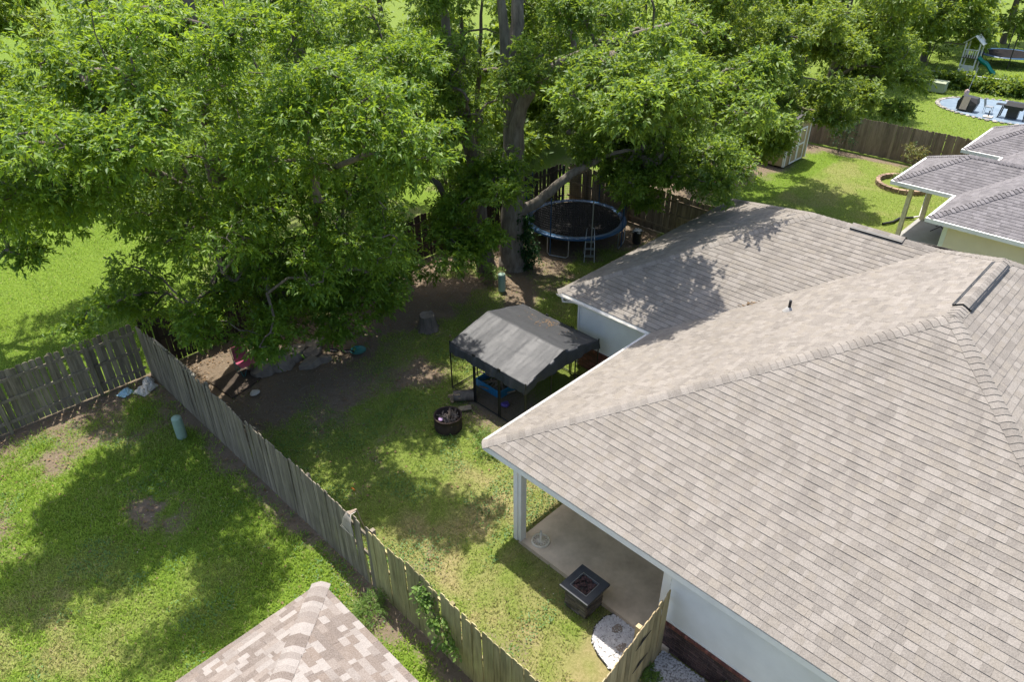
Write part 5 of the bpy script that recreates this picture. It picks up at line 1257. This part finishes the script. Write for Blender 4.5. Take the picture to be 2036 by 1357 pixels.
# --- far patio
mb = MB(); pc = (55.5, 10.2); rx, ry = 2.75, 4.0; n = 40
mb.prism([(pc[0]+rx*math.cos(2*math.pi*k/n), pc[1]+ry*math.sin(2*math.pi*k/n), -.02) for k in range(n)], (0, 0, .05)); mb.obj('far_patio', 'patio_blue', None, kind='structure', label='round far patio covered in a pale blue sheet')
PE = thing('stone_edging', 'pale stone edging around the round blue far patio', 'edging', (pc[0], pc[1], 0)); n = 64
for k in range(n):
    a = 2*math.pi*k/n; x, y = pc[0]+(rx+.15)*math.cos(a), pc[1]+(ry+.15)*math.sin(a); mb = MB(); mb.rock((x, y, .03), .13+.05*random.random(), 300+k, 6, (1, 1, .4)); mb.obj('edging_stone', 'stone_pale', PE)
t = thing('covered_grill', 'grill under a dark cover with a faded pale panel on the far patio', 'grill', (53.9, 12.2, .03))
gx0, gy0 = 53.9, 12.2
mb = MB(); mb.prism([(gx0-.4, gy0+.75, .15), (gx0-.45, gy0-.6, .15), (gx0-.35, gy0-.75, .75), (gx0-.1, gy0-.6, 1.15), (gx0-.1, gy0+.6, 1.25), (gx0-.35, gy0+.8, .8)], (.75, 0, 0)); mb.obj('cover', 'grill_cover', t)
mb = MB(); mb.prism([(gx0-.47, gy0-.05, .2), (gx0-.47, gy0+.5, .2), (gx0-.16, gy0+.45, 1.22), (gx0-.16, gy0-.1, 1.2)], (-.02, 0, .02)); mb.obj('faded_panel', 'grill_tan', t)
for dx, dy in ((-.35, -.5), (-.35, .6), (.25, -.5), (.25, .6)):
    mb = MB(); mb.tube([(gx0+dx, gy0+dy, .03), (gx0+dx, gy0+dy, .2)], .03, 6); mb.obj('leg', 'black', t)
rescale(t, .74)
t = thing('smoker_grill', 'black smoker grill with side shelves on the far patio near the roof', 'grill', (53.9, 9.7, .03))
gx0, gy0 = 53.9, 9.6
mb = MB(); mb.prism([(gx0-.35, gy0-.6, .75), (gx0+.35, gy0-.6, .75), (gx0+.4, gy0-.6, 1.0), (gx0+.2, gy0-.6, 1.25), (gx0-.2, gy0-.6, 1.25), (gx0-.4, gy0-.6, 1.0)], (0, 1.2, 0)); mb.obj('barrel', 'black', t)
mb = MB(); mb.box((gx0-.2, gy0-.35, .1), (gx0+.25, gy0+.4, .75)); mb.obj('cabinet', 'grill_cover', t)
for s in (-1, 1):
    mb = MB(); mb.box((gx0-.25, gy0+s*.95-.3, .92), (gx0+.25, gy0+s*.95+.3, .97)); mb.obj('side_shelf', 'black', t)
for dx, dy in ((-.35, -.75), (-.35, .75), (.3, -.75), (.3, .75)):
    mb = MB(); mb.tube([(gx0+dx, gy0+dy*1.15, .03), (gx0+dx, gy0+dy, .92)], .045, 6); mb.obj('leg', 'black', t)
rescale(t, .82)
t = thing('patio_chair', 'light metal chair between the two grills on the far patio', 'chair', (54.2, 11.1, .03))
mb = MB(); mb.box((54.0, 10.85, .42), (54.45, 11.3, .46)); mb.obj('seat', 'metal_grey', t)
for i in range(5):
    mb = MB(); mb.tube([(54.02+i*.1, 11.3, .44), (54.02+i*.1, 11.42, .88)], .015, 5); mb.obj('back_slat', 'metal_grey', t)
for dx, dy in ((0, 0), (.43, 0), (0, .43), (.43, .43)):
    mb = MB(); mb.tube([(54.01+dx, 10.86+dy, .03), (54.01+dx, 10.86+dy, .44)], .015, 5); mb.obj('leg', 'metal_grey', t)
t = thing('umbrella_stand', 'pale slab umbrella stand with short black tube on the far patio', 'umbrella base', (53.2, 10.75, .03))
mb = MB(); mb.box((53.0, 10.5, .03), (53.45, 11.0, .10)); mb.obj('slab', 'stone_light', t); mb = MB(); mb.tube([(53.2, 10.75, .1), (53.2, 10.75, .45)], .03, 6); mb.obj('tube', 'black', t)
t = thing('round_sign', 'small round pinkish ornament on a thin pole behind the covered grill', 'ornament', (56.9, 13.2, 0))
mb = MB(); mb.tube([(56.9, 13.2, 0), (57.4, 13.1, 2.0)], .02, 5); mb.obj('pole', 'metal_grey', t)
mb = MB(); mb.rock((56.95, 13.2, .5), .17, 2, 10, (1, 1, 1)); mb.obj('globe', simple('dusty_pink', (.5, .36, .33), rough=.6), t)
t = thing('utility_box', 'pale green utility box at the foot of the vine hedge', 'utility box', (58.3, 15.4, 0))
mb = MB(); mb.box((57.4, 14.75, .05), (58.1, 15.8, .68)); mb.obj('cabinet', 'util', t); mb = MB(); mb.prism([(57.35, 14.70, .683), (58.15, 14.70, .683), (58.1, 14.70, .76), (57.45, 14.70, .76)], (0, 1.15, 0)); mb.obj('lid', 'util', t)
# vine hedge
rng = np.random.default_rng(9); n = 260
VH = thing('vine_hedge', 'long vine-covered wire fence between far patio and play set', 'hedge', (60.4, 12, 0))
s_ = rng.random(n); cl = np.stack([59.6+1.6*(1-s_)*0+rng.normal(0, .35, n)+1.6*s_, 19-12*s_, -.05+.85*rng.random(n)*(.75+.5*vnoise(s_*9, s_, 1, 2))], 1)
v, f, var = foliage(cl, cl-np.array([[-1., 0, .6]]), rng.uniform(.3, .5, n), 9, 7, (.24, .6), rng, .3, .45)
o = bpy.data.objects.new('leaves', mesh_np('leaves', v, f, M['leafC'], {'var': var})); link(o, VH); tag(o, kind='stuff')
mb = MB()
for q in range(6):
    s = q/5; mb.tube([(59.6+1.6*s, 19-12*s, 0), (59.6+1.6*s, 19-12*s, .9)], .03, 6)
mb.tube([(59.6, 19, .88), (61.2, 7, .88)], .02, 5); mb.obj('fence_frame', 'metal_grey', VH)
# play set with slide
PS = thing('play_set', 'white play set tower with green slide on the far lawn', 'play set', (65.6, 15.6, 0))
ox, oy = 65.6, 15.7
for dx in (-.6, .6):
    for dy in (-.6, .6):
        mb = MB(); mb.box((ox+dx-.05, oy+dy-.05, 0), (ox+dx+.05, oy+dy+.05, 2.7)); mb.obj('post', 'white', PS)
mb = MB(); mb.box((ox-.65, oy-.65, 1.35), (ox+.65, oy+.65, 1.42)); mb.obj('deck', 'wood_brown', PS)
for k in range(7):
    mb = MB(); y = oy-.6+k*.2; mb.box((ox-.66, y-.03, 1.42), (ox-.62, y+.03, 2.1)); mb.obj('baluster', 'white', PS)
mb = MB(); mb.box((ox-.68, oy-.65, 2.08), (ox-.60, oy+.65, 2.16)); mb.obj('handrail', 'white', PS)
mb = MB(); mb.box((ox-.67, oy-.55, .05), (ox-.62, oy+.55, .75)); mb.obj('lower_panel', 'white', PS)
for s in (-1, 1):
    mb = MB(); mb.prism([(ox-.75, oy, 3.3), (ox-.75, oy+s*.85, 2.6), (ox-.75, oy+s*.85, 2.66), (ox-.75, oy, 3.37)], (1.5, 0, 0)); mb.obj('roof_panel', 'white', PS)
mb = MB(); V = []; n = 10
path = [(ox-.1, oy-.65-.17*k, 1.4-1.25*(k/n)**1.0-.08*math.sin(k/n*math.pi*3)) for k in range(n+1)]
for p in path: V += [(p[0]-.35, p[1], p[2]+.22), (p[0]-.25, p[1], p[2]), (p[0]+.25, p[1], p[2]), (p[0]+.35, p[1], p[2]+.22), (p[0]+.38, p[1], p[2]+.2), (p[0]+.27, p[1], p[2]-.04), (p[0]-.27, p[1], p[2]-.04), (p[0]-.38, p[1], p[2]+.2)]
mb.add(V, [(i*8+k, i*8+(k+1) % 8, (i+1)*8+(k+1) % 8, (i+1)*8+k) for i in range(n) for k in range(8)], True); mb.obj('slide', 'slide', PS)
for s in (-1, 1):
    mb = MB(); mb.tube([(ox, oy+.6, 2.4), (ox+.1*s, oy+3.4, 2.35)], .05, 6) if s > 0 else mb.tube([(ox-1.1, oy+3.4, 0), (ox, oy+3.4, 2.4)], .05, 6); mb.obj('swing_beam', 'wood_brown', PS)
rescale(PS, .8)
TR2 = thing('trampoline', 'far trampoline with dark net poles beyond the green slide', 'trampoline', (70.5, 14.3, 0))
mb = MB(); mb.lathe([(0, .8), (1.8, .82), (1.82, .85), (2.1, .86), (2.14, .8)], (70.5, 14.3, 0), 36); mb.obj('rim_pad', 'tramp_blue', TR2)
mb = MB(); mb.lathe([(0, .84), (1.75, .86)], (70.5, 14.3, 0), 36); mb.obj('jumping_mat', 'mat_black', TR2)
for k in range(6):
    a = k*math.pi/3+.3; mb = MB(); mb.tube([(70.5+2.1*math.cos(a), 14.3+2.1*math.sin(a), 0), (70.5+2.1*math.cos(a), 14.3+2.1*math.sin(a), 2.6)], .04, 6); mb.obj('pole', 'black', TR2)
# debris in the roof valley
mb = MB()
for q in range(26):
    s = random.uniform(.32, .38); x = wx0+whw*s*1.0; y = y0-whw*s; x += random.gauss(0, .04); y += random.gauss(0, .04); z = rz(whw*s)+.03
    a = random.uniform(0, 6.28); l = random.uniform(.03, .08); mb.bar((x, y, z), (x+l*math.cos(a), y+l*math.sin(a), z+.01), .02, .008)
mb.obj('valley_debris', 'debris', None, 'brown leaf debris caught in the roof valley', 'leaves', kind='stuff')
